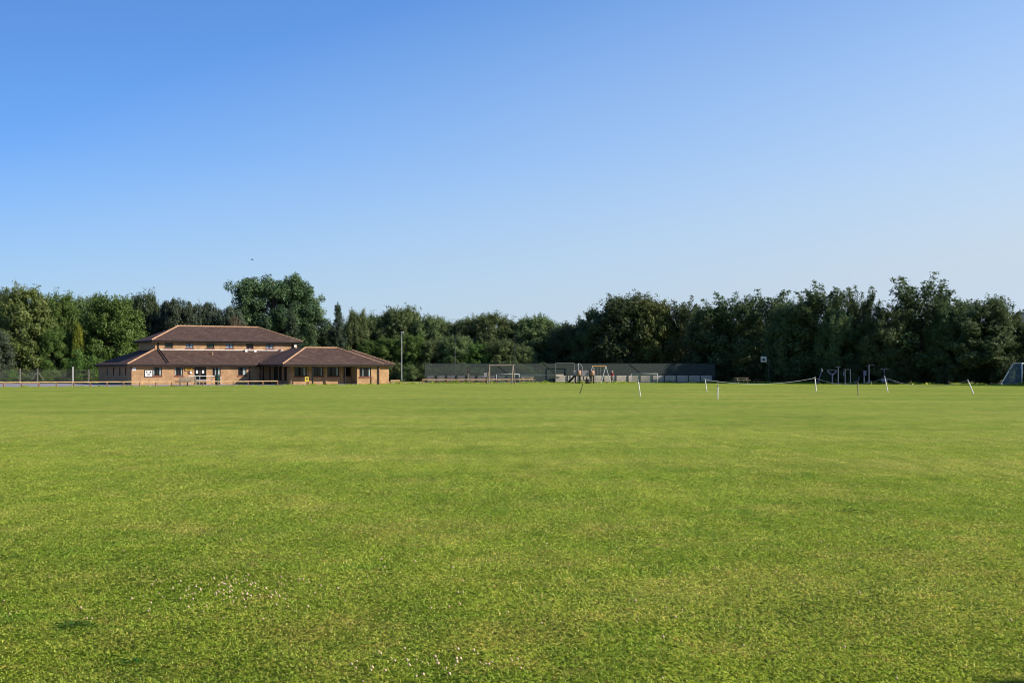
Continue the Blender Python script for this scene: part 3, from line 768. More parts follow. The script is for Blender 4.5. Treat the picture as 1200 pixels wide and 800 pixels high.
# tennis net seen through the fence
tn = empty('tennis_net', (gx(607, 178), 178, 0), 0, label='long white topped net stretched behind the court fence', cat='net')
tw = gx(660, 176) - gx(607, 178)
q = Vector((tw, -2, 0))
MB().bar((0, 0, .90), q + Vector((0, 0, .98)), .05, .15).build('tape', M['white'], tn)
MB().add([(0, 0, .05), q + Vector((0, 0, .05)), q + Vector((0, 0, .85)), (0, 0, .82), (0, .01, .05), q + Vector((0, .01, .05)), q + Vector((0, .01, .85)), (0, .01, .82)],
         [(0, 1, 2, 3), (7, 6, 5, 4), (0, 4, 5, 1), (2, 6, 7, 3), (1, 5, 6, 2), (0, 3, 7, 4)]).build('netting', M['net'], tn)
for c in (Vector((-.05, 0, 0)), q + Vector((.05, 0, 0))): MB().tube([c, c + Vector((0, 0, 1.1))], .045, 8).build('post', M['fencepost'], tn)
# taller steel gate frame in the fence
gf = empty('gate', (lerp(P0, P1, tx(650.5)) + Vector(cf.location) + nn * .55), math.atan2(un.y, un.x), label='pale steel gate frame rising at the left end of the board fence', cat='gate')
gw = (tx(672.5) - tx(650.5)) * Lf
for x in (0, gw): MB().tube([(x, 0, 0), (x, 0, HF + .05)], .045, 8).build('post', M['gatesteel'], gf)
MB().tube([(0, 0, HF + .08), (gw, 0, HF + .08)], .045, 8).build('crossbar', M['gatesteel'], gf)
MB().box(.0, gw * .42, -.05, .03, .95, 1.1).build('name_board', M['fenceboard'], gf)

# chain-link fence before the left hedge
ch = empty('chain_link_fence', (gx(-30, 153.5), 153.5, 0), 0, label='chain link fence on concrete posts before the left hedge', cat='fence')
E1 = Vector((gx(112, 159.5) - gx(-30, 153.5), 6, 0))
for p, hgt in ((23.5, 1.85), (44, 1.85), (85.4, 2.05), (-8, 1.85), (104, 1.75)):
    k = (p - 600) / F_PX; a = ch.location; tt = (k * a.y - a.x) / (E1.x - k * E1.y); c = E1 * tt
    mbp = MB().box(c.x - .055, c.x + .055, c.y - .055, c.y + .055, 0, hgt)
    mbp.build('post', M['concrete'] if p != 85.4 else M['dirty_white'], ch)
    if p == 44:
        for s in (-1, 1): MB().bar(c + Vector((s * .75, 0, .45)), c + Vector((s * .085, 0, 1.35)), .07, .07).build('brace', M['concrete'], ch)
MB().add([(0, -.05, .1), E1 + Vector((0, -.05, .1)), E1 + Vector((0, -.05, 1.75)), (0, -.05, 1.75), (0, -.04, .1), E1 + Vector((0, -.04, .1)), E1 + Vector((0, -.04, 1.75)), (0, -.04, 1.75)],
         [(0, 1, 2, 3), (7, 6, 5, 4), (0, 4, 5, 1), (2, 6, 7, 3), (1, 5, 6, 2), (0, 3, 7, 4)]).build('mesh', M['chain'], ch)

# ------------------------------------------------------------------ lamp masts
def mast(px, D, ytop, label, mat, r0, head):
    e = empty('lamp_post', (gx(px, D), D, 0), 0, label=label, cat='lamp post'); h = gz(ytop, D)
    MB().tube([(0, 0, 0), (0, 0, .8), (0, 0, .82), (0, 0, h)], [r0 * 1.25, r0 * 1.25, r0, r0 * .7], 10).build('pole', M[mat], e, True)
    MB().box(-.14, .30, -.13, .13, h + .002, h + .14).build('lamp_head', M[head], e, bevel=.03)
    return e
mast(470.8, 176, 390, 'tall pale steel lamp post right of the pavilion', 'greysteel', .045, 'greysteel')
mast(533.2, 178, 396, 'dark lamp post standing by the left end of the court fence', 'fencepost', .06, 'fencepost')
mast(603.3, 180, 394, 'dark lamp post rising behind the timber swing frame', 'fencepost', .05, 'fencepost')

# ------------------------------------------------------------------ timber swing frame
sf = empty('timber_swing', (gx(587.3, 151), 151, 0), 0, label='bare timber A-frame swing on the grass before the court fence', cat='swing')
ht = 2.18; hw = 1.38
MB().tube([(-hw - .1, 0, ht), (hw + .22, 0, ht + .03)], .085, 10).build('crossbar', M['oldwood'], sf)
for sx in (-1, 1):
    for sy, ox in ((-1, 0), (1, -.32 * sx if sx < 0 else .32)):
        dx = {(-1, -1): -.0, (-1, 1): -.35, (1, -1): -.15, (1, 1): .25}[(sx, sy)]
        MB().tube([(sx * hw + dx, sy * .75, 0), (sx * hw, sy * .08, ht + .08)], .075, 8).build('leg', M['oldwood'], sf)
# low white goal behind it
def goal(name, label, loc, rz, w_, h_, dep, r_, mat, net, topdep=None):
    e = empty(name, loc, rz, label=label, cat='goal'); topdep = dep * .35 if topdep is None else topdep
    for s in (-1, 1): MB().tube([(s * w_ / 2, 0, 0), (s * w_ / 2, 0, h_ - r_)], r_, 10).build('upright', M[mat], e, True)
    MB().tube([(-w_ / 2 - r_, 0, h_), (w_ / 2 + r_, 0, h_)], r_, 10).build('crossbar', M[mat], e, True)
    st = MB(); k = r_ * .55
    for s in (-1, 1):
        x = s * w_ / 2
        st.tube([(x, r_, h_), (x, topdep, h_ - .01), (x, dep, .06), (x, r_, .06)], k, 8)
    st.tube([(-w_ / 2, dep, .06), (w_ / 2, dep, .06)], k, 8); st.build('stanchion', M[mat], e)
    nb = MB()
    for s in (-1, 1):
        x = s * (w_ / 2 - .004); nb.add([(x, .02, .1), (x, dep - .02, .1), (x, topdep, h_ - .05), (x, .02, h_ - .05)], [(0, 1, 2, 3)])
    a = w_ / 2 - .01
    nb.add([(-a, dep - .03, .1), (a, dep - .03, .1), (a, topdep, h_ - .05), (-a, topdep, h_ - .05)], [(0, 1, 2, 3)])
    nb.add([(-a, topdep, h_ - .04), (a, topdep, h_ - .04), (a, .05, h_ - .02), (-a, .05, h_ - .02)], [(0, 1, 2, 3)])
    n_ = nb.build('net', M[net], e); n_.modifiers.new('t', 'SOLIDIFY').thickness = .004
    return e
goal('small_goal', 'low white frame goal beyond the rail behind the timber swing frame', (gx(595, 162.6), 162.6, 0), R(3), 2.9, 1.12, .9, .04, 'greysteel', 'goalnet')
goal('football_goal', 'grey football goal with netting cut by the right edge', (gx(1197.5, 146) + 3.66 * math.cos(R(-8)), 146 + 3.66 * math.sin(R(-8)), 0), R(-8 + 0), 7.32, 2.40, 2.2, .06, 'goal', 'goalnet', .9)
for ob in bpy.data.objects:
    if ob.name == 'football_goal': GOAL = ob
GOAL.rotation_euler = (0, 0, R(66))
_g = Vector((gx(1197.5, 141), 141, 0)); GOAL.location = _g + Vector((3.66 * math.cos(R(66)), 3.66 * math.sin(R(66)), 0))
goal('small_goal', 'low pale goal bar before the shaded end of the board fence', (gx(755, 161), 161, 0), R(-5), 3.3, 1.2, .9, .035, 'greysteel', 'goalnet')
ip = empty('information_post', (gx(548.8, 162.5), 162.5, 0), 0, label='short timber post beside the mauve board fence', cat='post')
MB().box(-.07, .07, -.07, .07, 0, 1.75).build('post', M['oldwood'], ip); MB().box(-.17, .17, -.09, -.072, 1.25, 1.68).build('plate', M['darkwood'], ip)
ip2 = empty('information_post', (gx(569, 161.8), 161.8, 0), 0, label='pale information plate on a post left of the timber swing frame', cat='post')
MB().box(-.05, .05, -.05, .05, 0, 1.3).build('post', M['darkwood'], ip2); MB().box(-.2, .2, -.07, -.052, .75, 1.32).build('plate', M['lilac'], ip2)

# picnic table behind the rail by the court
def picnic(px, D, rz, label, mat='oldwood'):
    e = empty('picnic_table', (gx(px, D), D, 0), rz, label=label, cat='picnic table')
    s = MB()
    for i in range(5): s.box(-.9, .9, -.38 + i * .155, -.24 + i * .155, .70, .74)
    s.build('table_top', M[mat], e)
    for sy in (-1, 1):
        MB().box(-.9, .9, sy * .72 - .12, sy * .72 + .12, .42, .46).build('seat', M[mat], e)
    for x in (-.6, .6):
        MB().bar((x, -.72, 0), (x, -.28, .697), .06, .09).build('leg', M[mat], e); MB().bar((x, .72, 0), (x, .28, .697), .06, .09).build('leg', M[mat], e)
        MB().bar((x + .065, -.8, .38), (x + .065, .8, .38), .05, .075).build('cross_beam', M[mat], e)
    return e
picnic(617, 162.9, R(20), 'weathered picnic table at the right end of the rail beside the court fence', 'fenceboard')
picnic(868, 155, R(15), 'brown picnic table in the tree shade left of the basketball hoop', 'oldwood')

# ------------------------------------------------------------------ playground
pg = empty('climbing_frame', (gx(681, 158), 158, 0), 0, label='climbing frame with slide, tan panels and mast before the board fence', cat='climbing frame')
def pgx(px): return gx(px, 158) - gx(681, 158)
for p in (674.5, 679.8, 691.5, 695.6):
    for y in (-.5, .5): MB().tube([(pgx(p), y, 0), (pgx(p), y, 1.75)], .055, 8).build('post', M['darkwood'], pg)
MB().box(pgx(673), pgx(681), -.55, .55, .90, .98).build('platform', M['darkwood'], pg)
MB().box(pgx(690.5), pgx(696.6), -.55, .55, .90, .98).build('platform', M['darkwood'], pg)
for (a, b) in ((676, 680.6), (691.2, 696.2)):
    n = 9; vs = []
    for zz in (.97, 1.62):
        for k in range(n): 
            th = math.pi * k / (n - 1); vs.append(((pgx(a) + pgx(b)) / 2 - math.cos(th) * (pgx(b) - pgx(a)) / 2, -.56 - .3 * math.sin(th), zz))
    pb = MB().add(vs, [(k, k + 1, n + k + 1, n + k) for k in range(n - 1)]).build('bowed_panel', M['tan'], pg, True); pb.modifiers.new('t', 'SOLIDIFY').thickness = .03
bw_ = MB()
for i in range(8): 
    xx = pgx(681.2) + (pgx(690.3) - pgx(681.2)) * i / 8; bw_.box(xx, xx + .105, -.58, -.55, .98, 1.55 + (.12 if i == 4 else 0))
bw_.build('bridge_panel', M['lilac'], pg)
MB().box(pgx(681.1), pgx(690.4), -.5, .5, .86, .93).build('bridge_deck', M['darkwood'], pg)
MB().box(pgx(672), pgx(675.2), -.60, -.56, 1.0, 1.62).build('entry_panel', M['lilac'], pg)
sl2 = MB(); x0_, x1_ = pgx(673.5), pgx(665.6)
for (ya, yb) in ((-.25, .25),):
    pts = [(x0_, .95), (x0_ + (x1_ - x0_) * .75, .22), (x1_, .17)]
    for i in range(2):
        (xa, za), (xb, zb) = pts[i], pts[i + 1]
        sl2.add([(xa, ya, za), (xb, ya, zb), (xb, yb, zb), (xa, yb, za), (xa, ya, za - .05), (xb, ya, zb - .05), (xb, yb, zb - .05), (xa, yb, za - .05)], [(0, 1, 2, 3), (7, 6, 5, 4), (0, 4, 5, 1), (1, 5, 6, 2), (2, 6, 7, 3), (3, 7, 4, 0)])
        for y in (ya - .02, yb + .02): sl2.bar((xa, y, za + .03), (xb, y, zb + .03), .03, .22)
sl2.build('slide', M['black'], pg)
MB().tube([(pgx(678), .0, .98), (pgx(678), .0, 2.45)], .045, 8).build('mast', M['greysteel'], pg)
MB().tube([(pgx(676.5), 0, 2.25), (pgx(678), 0, 2.48), (pgx(680), 0, 2.40), (pgx(682.2), 0, 2.05), (pgx(682.6), 0, 1.55)], .035, 8).build('hoop_bar', M['lilac'], pg)
MB().tube([(pgx(683.5), 0, .86), (pgx(684.5), 0, .3), (pgx(686.5), 0, .25), (pgx(688), 0, .86)], .06, 8).build('crawl_bar', M['darkwood'], pg)
MB().box(pgx(686), pgx(690), -.3, .3, .0, .55).build('base_block', M['darkwood'], pg, bevel=.08)
# swings
sw = empty('swing_set', (gx(703, 160), 160, 0), 0, label='swing set with orange crossbar and silver splayed legs', cat='swing')
MB().tube([(-.98, 0, 2.12), (.78, 0, 2.12)], .07, 10).build('crossbar', M['orange'], sw)
for sx, cx in ((-1, -.92), (1, .74)):
    for s in (-1, 1): MB().tube([(cx + s * .62, s * .5, 0), (cx, 0, 2.16)], .042, 8).build('leg', M['greysteel'], sw)
for i, cx in enumerate((-.45, .3)):
    st_ = MB().box(cx - .22, cx + .22, -.09, .09, .48, .52).build('seat', M['black'], sw)
    MB().tube([(cx - .2, 0, .52), (cx - .2, 0, 2.06)], .012, 6).tube([(cx + .2, 0, .52), (cx + .2, 0, 2.06)], .012, 6).build('chain', M['greysteel'], st_)

# basketball hoop in the shade
bh = empty('basketball_hoop', (gx(900.8, 157), 157, 0), 0, label='basketball hoop with pale backboard in the tree shade', cat='basketball hoop')
MB().tube([(0, 0, 0), (0, 0, 2.95), (-.55, -.1, 3.02)], .05, 10).build('pole', M['fencepost'], bh)
bb = MB().box(-1.0, -.30, -.16, -.13, 2.62, 3.32).build('backboard', M['greysteel'], bh)
MB().box(-.80, -.50, -.168, -.162, 2.80, 3.08).build('target_square', M['fencepost'], bb)
MB().tube([(-.65 + .2 * math.cos(k / 12 * 2 * math.pi), -.40 + .2 * math.sin(k / 12 * 2 * math.pi), 2.78) for k in range(13)], .012, 6).build('rim', M['orange'], bh)

# outdoor gym machines in the shade
GY = 147.0
def gym(px, label, fn):
    e = empty('gym_machine', (gx(px, GY), GY, 0), 0, label=label, cat='gym machine', group='outdoor gym machines under the trees'); fn(e); return e
def g_stepper(e):
    MB().tube([(-.2, 0, 0), (-.05, 0, .7), (.15, 0, 1.35)], .06, 8).build('column', M['blue'], e)
    MB().tube([(.15, 0, 1.36), (.24, 0, 1.55), (.22, 0, 1.85)], [.06, .12, .05], 8).build('head', M['bluegrey'], e)
    MB().box(-.5, -.1, -.2, .2, .2, .27).build('footplate', M['blue'], e)
def g_vee(e):
    MB().tube([(0, 0, 0), (0, 0, 1.25)], .085, 8).build('column', M['blue'], e)
    MB().bar((-.55, 0, 1.55), (-.06, 0, 1.1), .08, .16).bar((.5, 0, 1.55), (.06, 0, 1.1), .08, .16).build('arms', M['blue'], e)
    MB().bar((-.6, 0, 1.63), (.55, 0, 1.63), .06, .06).build('handlebar', M['bluegrey'], e)
def g_tee(e):
    MB().tube([(0, 0, 0), (0, 0, 1.95)], .075, 8).build('column', M['bluegrey'], e)
    MB().bar((-.3, 0, 1.99), (.28, 0, 1.99), .07, .06).build('handlebar', M['bluegrey'], e)
    MB().box(-.3, .3, -.15, .15, .05, .15).build('footplate', M['blue'], e)
def g_frame(e):
    MB().tube([(-.28, 0, .05), (-.28, 0, 1.72)], .06, 8).tube([(.34, 0, .05), (.34, 0, 1.72)], .06, 8).build('upright', M['bluegrey'], e)
    MB().bar((-.45, 0, 1.72), (.40, 0, 1.72), .07, .07).build('crossbar', M['bluegrey'], e)
    MB().tube([(-.28, 0, .2), (-.15, 0, .05), (.2, 0, .05), (.34, 0, .2)], .05, 8).build('base_bar', M['bluegrey'], e)
    MB().box(-.5, -.36, -.1, .1, 1.0, 1.5).build('pad', M['blue'], e)
def g_tall(e):
    MB().tube([(0, 0, 0), (0, 0, 2.3)], .085, 8).build('column', M['bluegrey'], e)
    MB().tube([(-.55, 0, 0), (-.55, 0, 1.25)], .07, 8).build('side_column', M['bluegrey'], e)
    MB().box(-.62, -.30, -.1, .1, 1.0, 1.6).build('pad', M['blue'], e)
    MB().bar((-.25, 0, 2.15), (.7, 0, 2.25), .06, .06).build('pull_bar', M['blue'], e)
    MB().box(-.2, .3, -.25, .25, .2, .4).build('seat', M['blue'], e)
def g_low(e):
    MB().box(-.3, .2, -.2, .2, .30, .38).build('seat', M['blue'], e)
    MB().tube([(-.05, 0, 0), (-.05, 0, .297)], .05, 8).build('column', M['blue'], e)
    MB().bar((.24, 0, .36), (.40, 0, .85), .3, .06).build('backrest', M['blue'], e)
def g_cross(e):
    MB().tube([(0, 0, 0), (0, 0, 1.7)], .06, 8).build('column', M['blue'], e)
    MB().bar((-.45, 0, 1.75), (.5, 0, 1.75), .06, .06).build('handlebar', M['bluegrey'], e)
    MB().box(-.35, .35, -.2, .2, .3, .7).build('pad', M['blue'], e)
gym(960.5, 'gym machine with slanted blue stem and round grey head', g_stepper)
gym(975.2, 'blue Y-shaped gym machine between the round-headed and T-shaped ones', g_vee)
gym(982, 'slim pale T-shaped gym machine', g_tee)
gym(993, 'gym machine like an open pale rectangular frame', g_frame)
gym(1002.6, 'lowest gym machine, a blue seat with slanted back', g_low)
gym(1018, 'tallest gym machine with pale column and blue pad', g_tall)
gym(1036, 'blue gym machine with a crossbar behind a leaning white stake', g_cross)

# ------------------------------------------------------------------ cricket square: stakes and rope
STAKE = {}
def stake(key, tx_, ty_, bx_, by_, mat, r_, label, cap='black', ext=None):
    D = gd(by_); x = gx(bx_, D); e = empty('boundary_stake', (x, D, 0), 0, label=label, cat='stake', group='leaning stakes round the cricket square')
    top = Vector((gx(tx_, D) - x, random.Random(int(tx_)).uniform(-.05, .05), gz(ty_, D)))
    foot = top * -.02
    MB().tube([foot, top * .04, top * .96, top], [r_, r_, r_ * .92, r_ * .6], 10).build('shaft', M[mat], e, True)
    MB().tube([top * .90, top * .955], [r_ * 1.14, r_ * 1.14], 10).build('band', M[cap], e)
    if ext: MB().tube([top * 1.001, top + Vector(ext)], .010, 6).build('hook', M['greysteel'], e)
    STAKE[key] = Vector((x, D, 0)) + top * .93
stake('A', 683.2, 449.6, 679.4, 461.3, 'darkwood', .028, 'thin dark stake leaning right, leftmost of the stakes')
stake('B', 747.6, 445, 750.6, 464.6, 'dirty_white', .034, 'white stake leaning left, nearest to the playground swings')
stake('C', 826.2, 443.6, 828.4, 459.4, 'dirty_white', .034, 'white stake leaning left where the rope rises left of an upright stake')
stake('D', 841.2, 450.8, 841, 467.4, 'dirty_white', .034, 'upright white stake with thin hook, nearest stake to the camera', ext=(0, 0, .25))
stake('E', 955, 441.6, 956.4, 458, 'dirty_white', .045, 'thick white stake at the left of the blue gym machines')
stake('F', 1005.1, 447.6, 1005.7, 463.6, 'oldwood', .036, 'bare tan wooden stake standing before the gym machines', cap='darkwood')
stake('G', 1036.8, 441.5, 1040.5, 459.6, 'dirty_white', .038, 'white stake leaning left with the rope on both sides, right of the gym machines', ext=(-.05, 0, .12))
stake('H', 1134.2, 444.8, 1140.8, 461.2, 'dirty_white', .046, 'most strongly leaning white stake, rightmost of all')
def rope(a, b, sag, label, off=0):
    p, q = STAKE[a] + Vector((0, -.05, 0)), STAKE[b] + Vector((0, -.05, 0)); pts = []
    for i in range(25):
        t_ = i / 24; c = p.lerp(q, t_); c.z -= sag * 4 * t_ * (1 - t_); c.z = max(c.z, .03); pts.append(c)
    o_ = MB().tube(pts, .011, 6).build('boundary_rope', M['rope'], None, True)
    tag(o_, label, 'rope', 'sagging ropes between the stakes')
STAKE['C0'] = Vector((gx(786, 110), 110, gz(448.8, 110)))
stk = STAKE
rope('C0', 'C', .10, 'rope running from the far ground up to the left end of the roped line')
rope('C', 'E', .40, 'long rope sagging between the basketball hoop and the lawn')
rope('E', 'G', .52, 'rope sagging before the blue gym machines')
rope('G', 'H', .50, 'rope sagging from the gym machines to the rightmost stake')

# ------------------------------------------------------------------ person by the fence
def person(loc, rz, label):
    e = empty('person', loc, rz, label=label, cat='person')
    hgt = 1.55; k = hgt / 1.75
    J = {}; V = []; ED = []; RD = []
    def jt(n, x, y, z, r, par=None):
        J[n] = len(V); V.append((x * k, y * k, z * k)); RD.append(r * k)
        if par: ED.append((J[par], J[n]))
    jt('pelvis', 0, 0, .95, .135); jt('waist', 0, 0, 1.10, .125, 'pelvis'); jt('chest', 0, -.01, 1.30, .15, 'waist'); jt('neck0', 0, 0, 1.45, .075, 'chest')
    jt('neck', 0, -.01, 1.52, .052, 'neck0'); jt('chin', 0, -.03, 1.58, .07, 'neck'); jt('head', 0, -.02, 1.66, .098, 'chin'); jt('crown', 0, -.01, 1.73, .065, 'head')
    for s, n in ((-1, 'r'), (1, 'l')):
        jt('sh' + n, s * .17, 0, 1.40, .062, 'neck0'); jt('el' + n, s * .23, .03 * s, 1.13, .044, 'sh' + n); jt('wr' + n, s * .22, -.10, .92, .030, 'el' + n)
        jt('pa' + n, s * .215, -.125, .85, .032, 'wr' + n)
        for i, fl in enumerate((.07, .085, .08, .06)):
            fy = -.165 + i * .024
            jt(f'f{i}{n}', s * .212, fy, .80, .010, 'pa' + n); jt(f'g{i}{n}', s * .205, fy - .005, .80 - fl, .008, f'f{i}{n}')
        jt('t0' + n, s * .20, -.175, .85, .011, 'pa' + n); jt('t1' + n, s * .195, -.20, .81, .008, 't0' + n)
        jt('hip' + n, s * .09, 0, .88, .095, 'pelvis'); jt('kn' + n, s * .10, -.03 + .05 * s, .50, .062, 'hip' + n); jt('an' + n, s * .10, .03 + .08 * s, .09, .042, 'kn' + n)
        jt('to' + n, s * .115, -.13 + .08 * s, .035, .034, 'an' + n)
    me = bpy.data.meshes.new('body'); me.from_pydata(V, ED, []); o_ = bpy.data.objects.new('body', me); COL.objects.link(o_); o_.parent = e
    md = o_.modifiers.new('skin', 'SKIN'); md.use_smooth_shade = True
    for i, r_ in enumerate(RD):
        sv = me.skin_vertices[0].data[i]; sv.radius = (r_, r_); sv.use_root = (i == 0)
    o_.modifiers.new('sub', 'SUBSURF').levels = 1; o_.modifiers['sub'].render_levels = 1
    dg = bpy.context.evaluated_depsgraph_get(); ev = o_.evaluated_get(dg); nm = bpy.data.meshes.new_from_object(ev)
    o_.modifiers.clear(); o_.data = nm; nm.materials.clear()
    for mm in ('skin', 'shirt', 'trousers', 'black'): nm.materials.append(M[mm])
    for p in nm.polygons:
        z = p.center.z / k; x = abs(p.center.x / k)
        p.material_index = 3 if z < .10 else (0 if z < .42 and False else (2 if z < .98 and x < .19 and not (x > .165 and z > .7) else (1 if .94 < z < 1.47 and not (x > .16 and z < 1.12) else 0)))
        p.use_smooth = True
    hm = MB(); hm.tube([(0, .035 * k, 1.56 * k), (0, .035 * k, 1.63 * k), (0, .012 * k, 1.72 * k), (0, 0, 1.77 * k)], [.06 * k, .105 * k, .095 * k, .03 * k], 12)
    hm.build('hair', M['hair'], e, True)
    fc = MB()
    for s in (-1, 1): fc.tube([(s * .035 * k, -.118 * k, 1.655 * k), (s * .035 * k, -.124 * k, 1.655 * k)], .011 * k, 8)
    fc.build('eye', M['black'], e)
    MB().tube([(0, -.115 * k, 1.66 * k), (0, -.138 * k, 1.625 * k), (0, -.11 * k, 1.615 * k)], [.008 * k, .016 * k, .01 * k], 6).build('nose', M['skin'], e, True)
    MB().box(-.025 * k, .025 * k, -.113 * k, -.100 * k, 1.588 * k, 1.596 * k).build('mouth', M['sill'], e)
    return e
person((gx(717.5, 161), 161, 0), R(-60), 'fair haired person in red top and navy trousers standing right of the swings')

# bird in the sky
bd_ = empty('bird', (gx(295.5, 110), 110, gz(304.2, 110)), R(25), label='tiny dark bird flying in the sky above the tall pine', cat='bird')
MB().tube([(-.16, 0, .0), (-.10, 0, .0), (.02, 0, 0), (.12, 0, .01), (.17, 0, .015)], [.008, .035, .05, .035, .008], 8).build('body', M['bird'], bd_, True)
for s in (-1, 1):
    MB().add([(-.03, s * .03, .02), (.06, s * .03, .02), (.05, s * .18, .09), (-.06, s * .34, .07), (-.06, s * .16, .08)], [(0, 1, 2, 3, 4)]).build('wing', M['bird'], bd_).modifiers.new('t', 'SOLIDIFY').thickness = .012
MB().add([(-.15, -.015, 0), (-.15, .015, 0), (-.26, .04, 0), (-.26, -.04, 0)], [(0, 1, 2, 3)]).build('tail', M['bird'], bd_).modifiers.new('t', 'SOLIDIFY').thickness = .01

bd_.scale = (.7, .7, .7)
# house beyond the trees at the far right
hs_ = empty('house', (gx(1208, 215), 215, 0), R(-20), label='distant blue-grey house top beyond the trees at the right edge', cat='house')
MB().box(-3.2, 3.2, -4, 4, 0, 9.6).build('wall', M['render'], hs_)
rf_ = MB().add([(-3.6, -4.4, 9.5), (3.6, -4.4, 9.5), (3.6, 4.4, 9.5), (-3.6, 4.4, 9.5), (-2.2, 0, 11.4), (3.6, 0, 11.4)], [(0, 1, 5, 4), (1, 2, 5), (2, 3, 4, 5), (3, 0, 4), (3, 2, 1, 0)]).build('roof', M['slate'], hs_)
MB().box(-.9, .2, -.4, .4, 11.0, 12.2).build('chimney', M['slate'], rf_)
for x in (-1.6, 1.4): 
    wf = MB().box(x - .5, x + .5, -4.05, -4.003, 6.4, 7.6).build('window', M['white'], hs_); MB().box(x - .42, x + .42, -4.06, -4.052, 6.48, 7.52).build('pane', M['pane'], wf)

# ------------------------------------------------------------------ trees
def leaves(C, Nrm, size, rg, asp=.55, jit=.9):
    n = len(C); nr = Nrm + rg.normal(size=(n, 3)) * jit; nr /= np.linalg.norm(nr, axis=1)[:, None]
    h = rg.normal(size=(n, 3)); a = np.cross(nr, h); a /= np.linalg.norm(a, axis=1)[:, None]; b = np.cross(nr, a)
    L = (size * rg.uniform(.6, 1.3, n))[:, None]; W = L * asp
    f = nr * L * rg.uniform(-.25, .25, n)[:, None]
    return np.stack([C - a * L, C - b * W * .9 + f, C + a * L, C + b * W * .9 + f], 1).reshape(-1, 3)
def lump(c, r, n, rg, squash=.85, fill=.68):
    d = rg.normal(size=(n, 3)); d /= np.linalg.norm(d, axis=1)[:, None]
    rad = r * (fill + (1 - fill) * rg.uniform(0, 1, n) ** .6) * (1 + .22 * rg.normal(size=n))
    p = d * rad[:, None]; p[:, 2] *= squash
    return c + p, d
def trunk_mesh(name, h, r0, rg, nl=7, spread=2.2, zlo=.3, zhi=.8):
    m = MB(); k = 6; pts = [(rg.normal() * .06 * i, rg.normal() * .06 * i, h * i / k) for i in range(k + 1)]
    m.tube(pts, [r0 * (1.3 if i == 0 else 1 - .85 * i / k) for i in range(k + 1)], 8)
    for i in range(nl):
        z = h * rg.uniform(zlo, zhi); a = rg.uniform(0, 6.283); L = spread * rg.uniform(.6, 1.1); q = np.interp(z, [p[2] for p in pts], range(k + 1)); b = pts[int(q)]
        m.tube([(b[0], b[1], z), (b[0] + math.cos(a) * L * .5, b[1] + math.sin(a) * L * .5, z + L * .45), (b[0] + math.cos(a) * L, b[1] + math.sin(a) * L, z + L * 1.05)], [r0 * .4, r0 * .25, r0 * .08], 6)
    me = bpy.data.meshes.new(name); me.from_pydata(m.v, [], m.f); me.materials.append(M['bark']); me.update()
    return me
class Crown:
    def __init__(s): s.V = []; s.T = []
    def add(s, C, Nr, size, rg, asp=.55, jit=.9, tint=None):
        s.V.append(leaves(C, Nr, size, rg, asp, jit)); n = len(C)
        s.T.append(np.clip((rg.normal(.5, .2, n) if tint is None else rg.normal(tint, .16, n)), 0, 1))
    def mesh(s, name, mat): return mesh_from_quads(name, np.concatenate(s.V), 4, np.concatenate(s.T), mat)
# every tree kind is made about 10 m tall and 4 m in radius, then sized when placed
def broad(seed, nl=70, leaf=.13, per=430, shape=1.0, low=.06):
    rg = np.random.default_rng(seed); c = Crown()
    for i in range(nl):
        z = low + (1 - low) * rg.uniform(0, 1) ** .85
        prof = math.sqrt(max(.02, 1 - ((z - .42) / .63) ** 2)) if z > .42 else (.84 + .16 * z / .42)
        a = rg.uniform(0, 6.283); rr = 3.35 * prof * shape * rg.uniform(.35, 1) ** .5
        lr_ = rg.uniform(.40, .92) * (1.0 if z < .8 else .75)
        cc = np.array([math.cos(a) * rr, math.sin(a) * rr, z * 9.1 + .3])
        p, d = lump(cc, lr_, int(per * lr_), rg)
        up = d + np.array([0, 0, .25]); c.add(p, up, leaf, rg, jit=.55, tint=rg.normal(.5, .16))
        if z > .72:                                   # upright sprigs along the skyline
            for _ in range(4):
                dd = np.array([math.cos(a) * .35, math.sin(a) * .35, 1.0]) + rg.normal(size=3) * .25; dd /= np.linalg.norm(dd)
                tt = rg.uniform(.6, 1.9, 22)[:, None] * lr_ * rg.uniform(.8, 1.25); q = cc + rg.normal(size=3) * .25 + dd * tt + rg.normal(size=(22, 3)) * (.16 - .06 * tt / 2)
                c.add(q, np.repeat(dd[None], 22, 0), leaf * .85, rg)
        for _ in range(3):                            # twigs that break the outline
            dd = np.array([math.cos(a), math.sin(a), rg.uniform(-.1, 1.0)]) + rg.normal(size=3) * .5; dd /= np.linalg.norm(dd)
            tt = rg.uniform(.7, 1.45, 16)[:, None] * lr_; q = cc + dd * tt + rg.normal(size=(16, 3)) * .10
            c.add(q, np.repeat(dd[None], 16, 0), leaf * .9, rg)
    return c
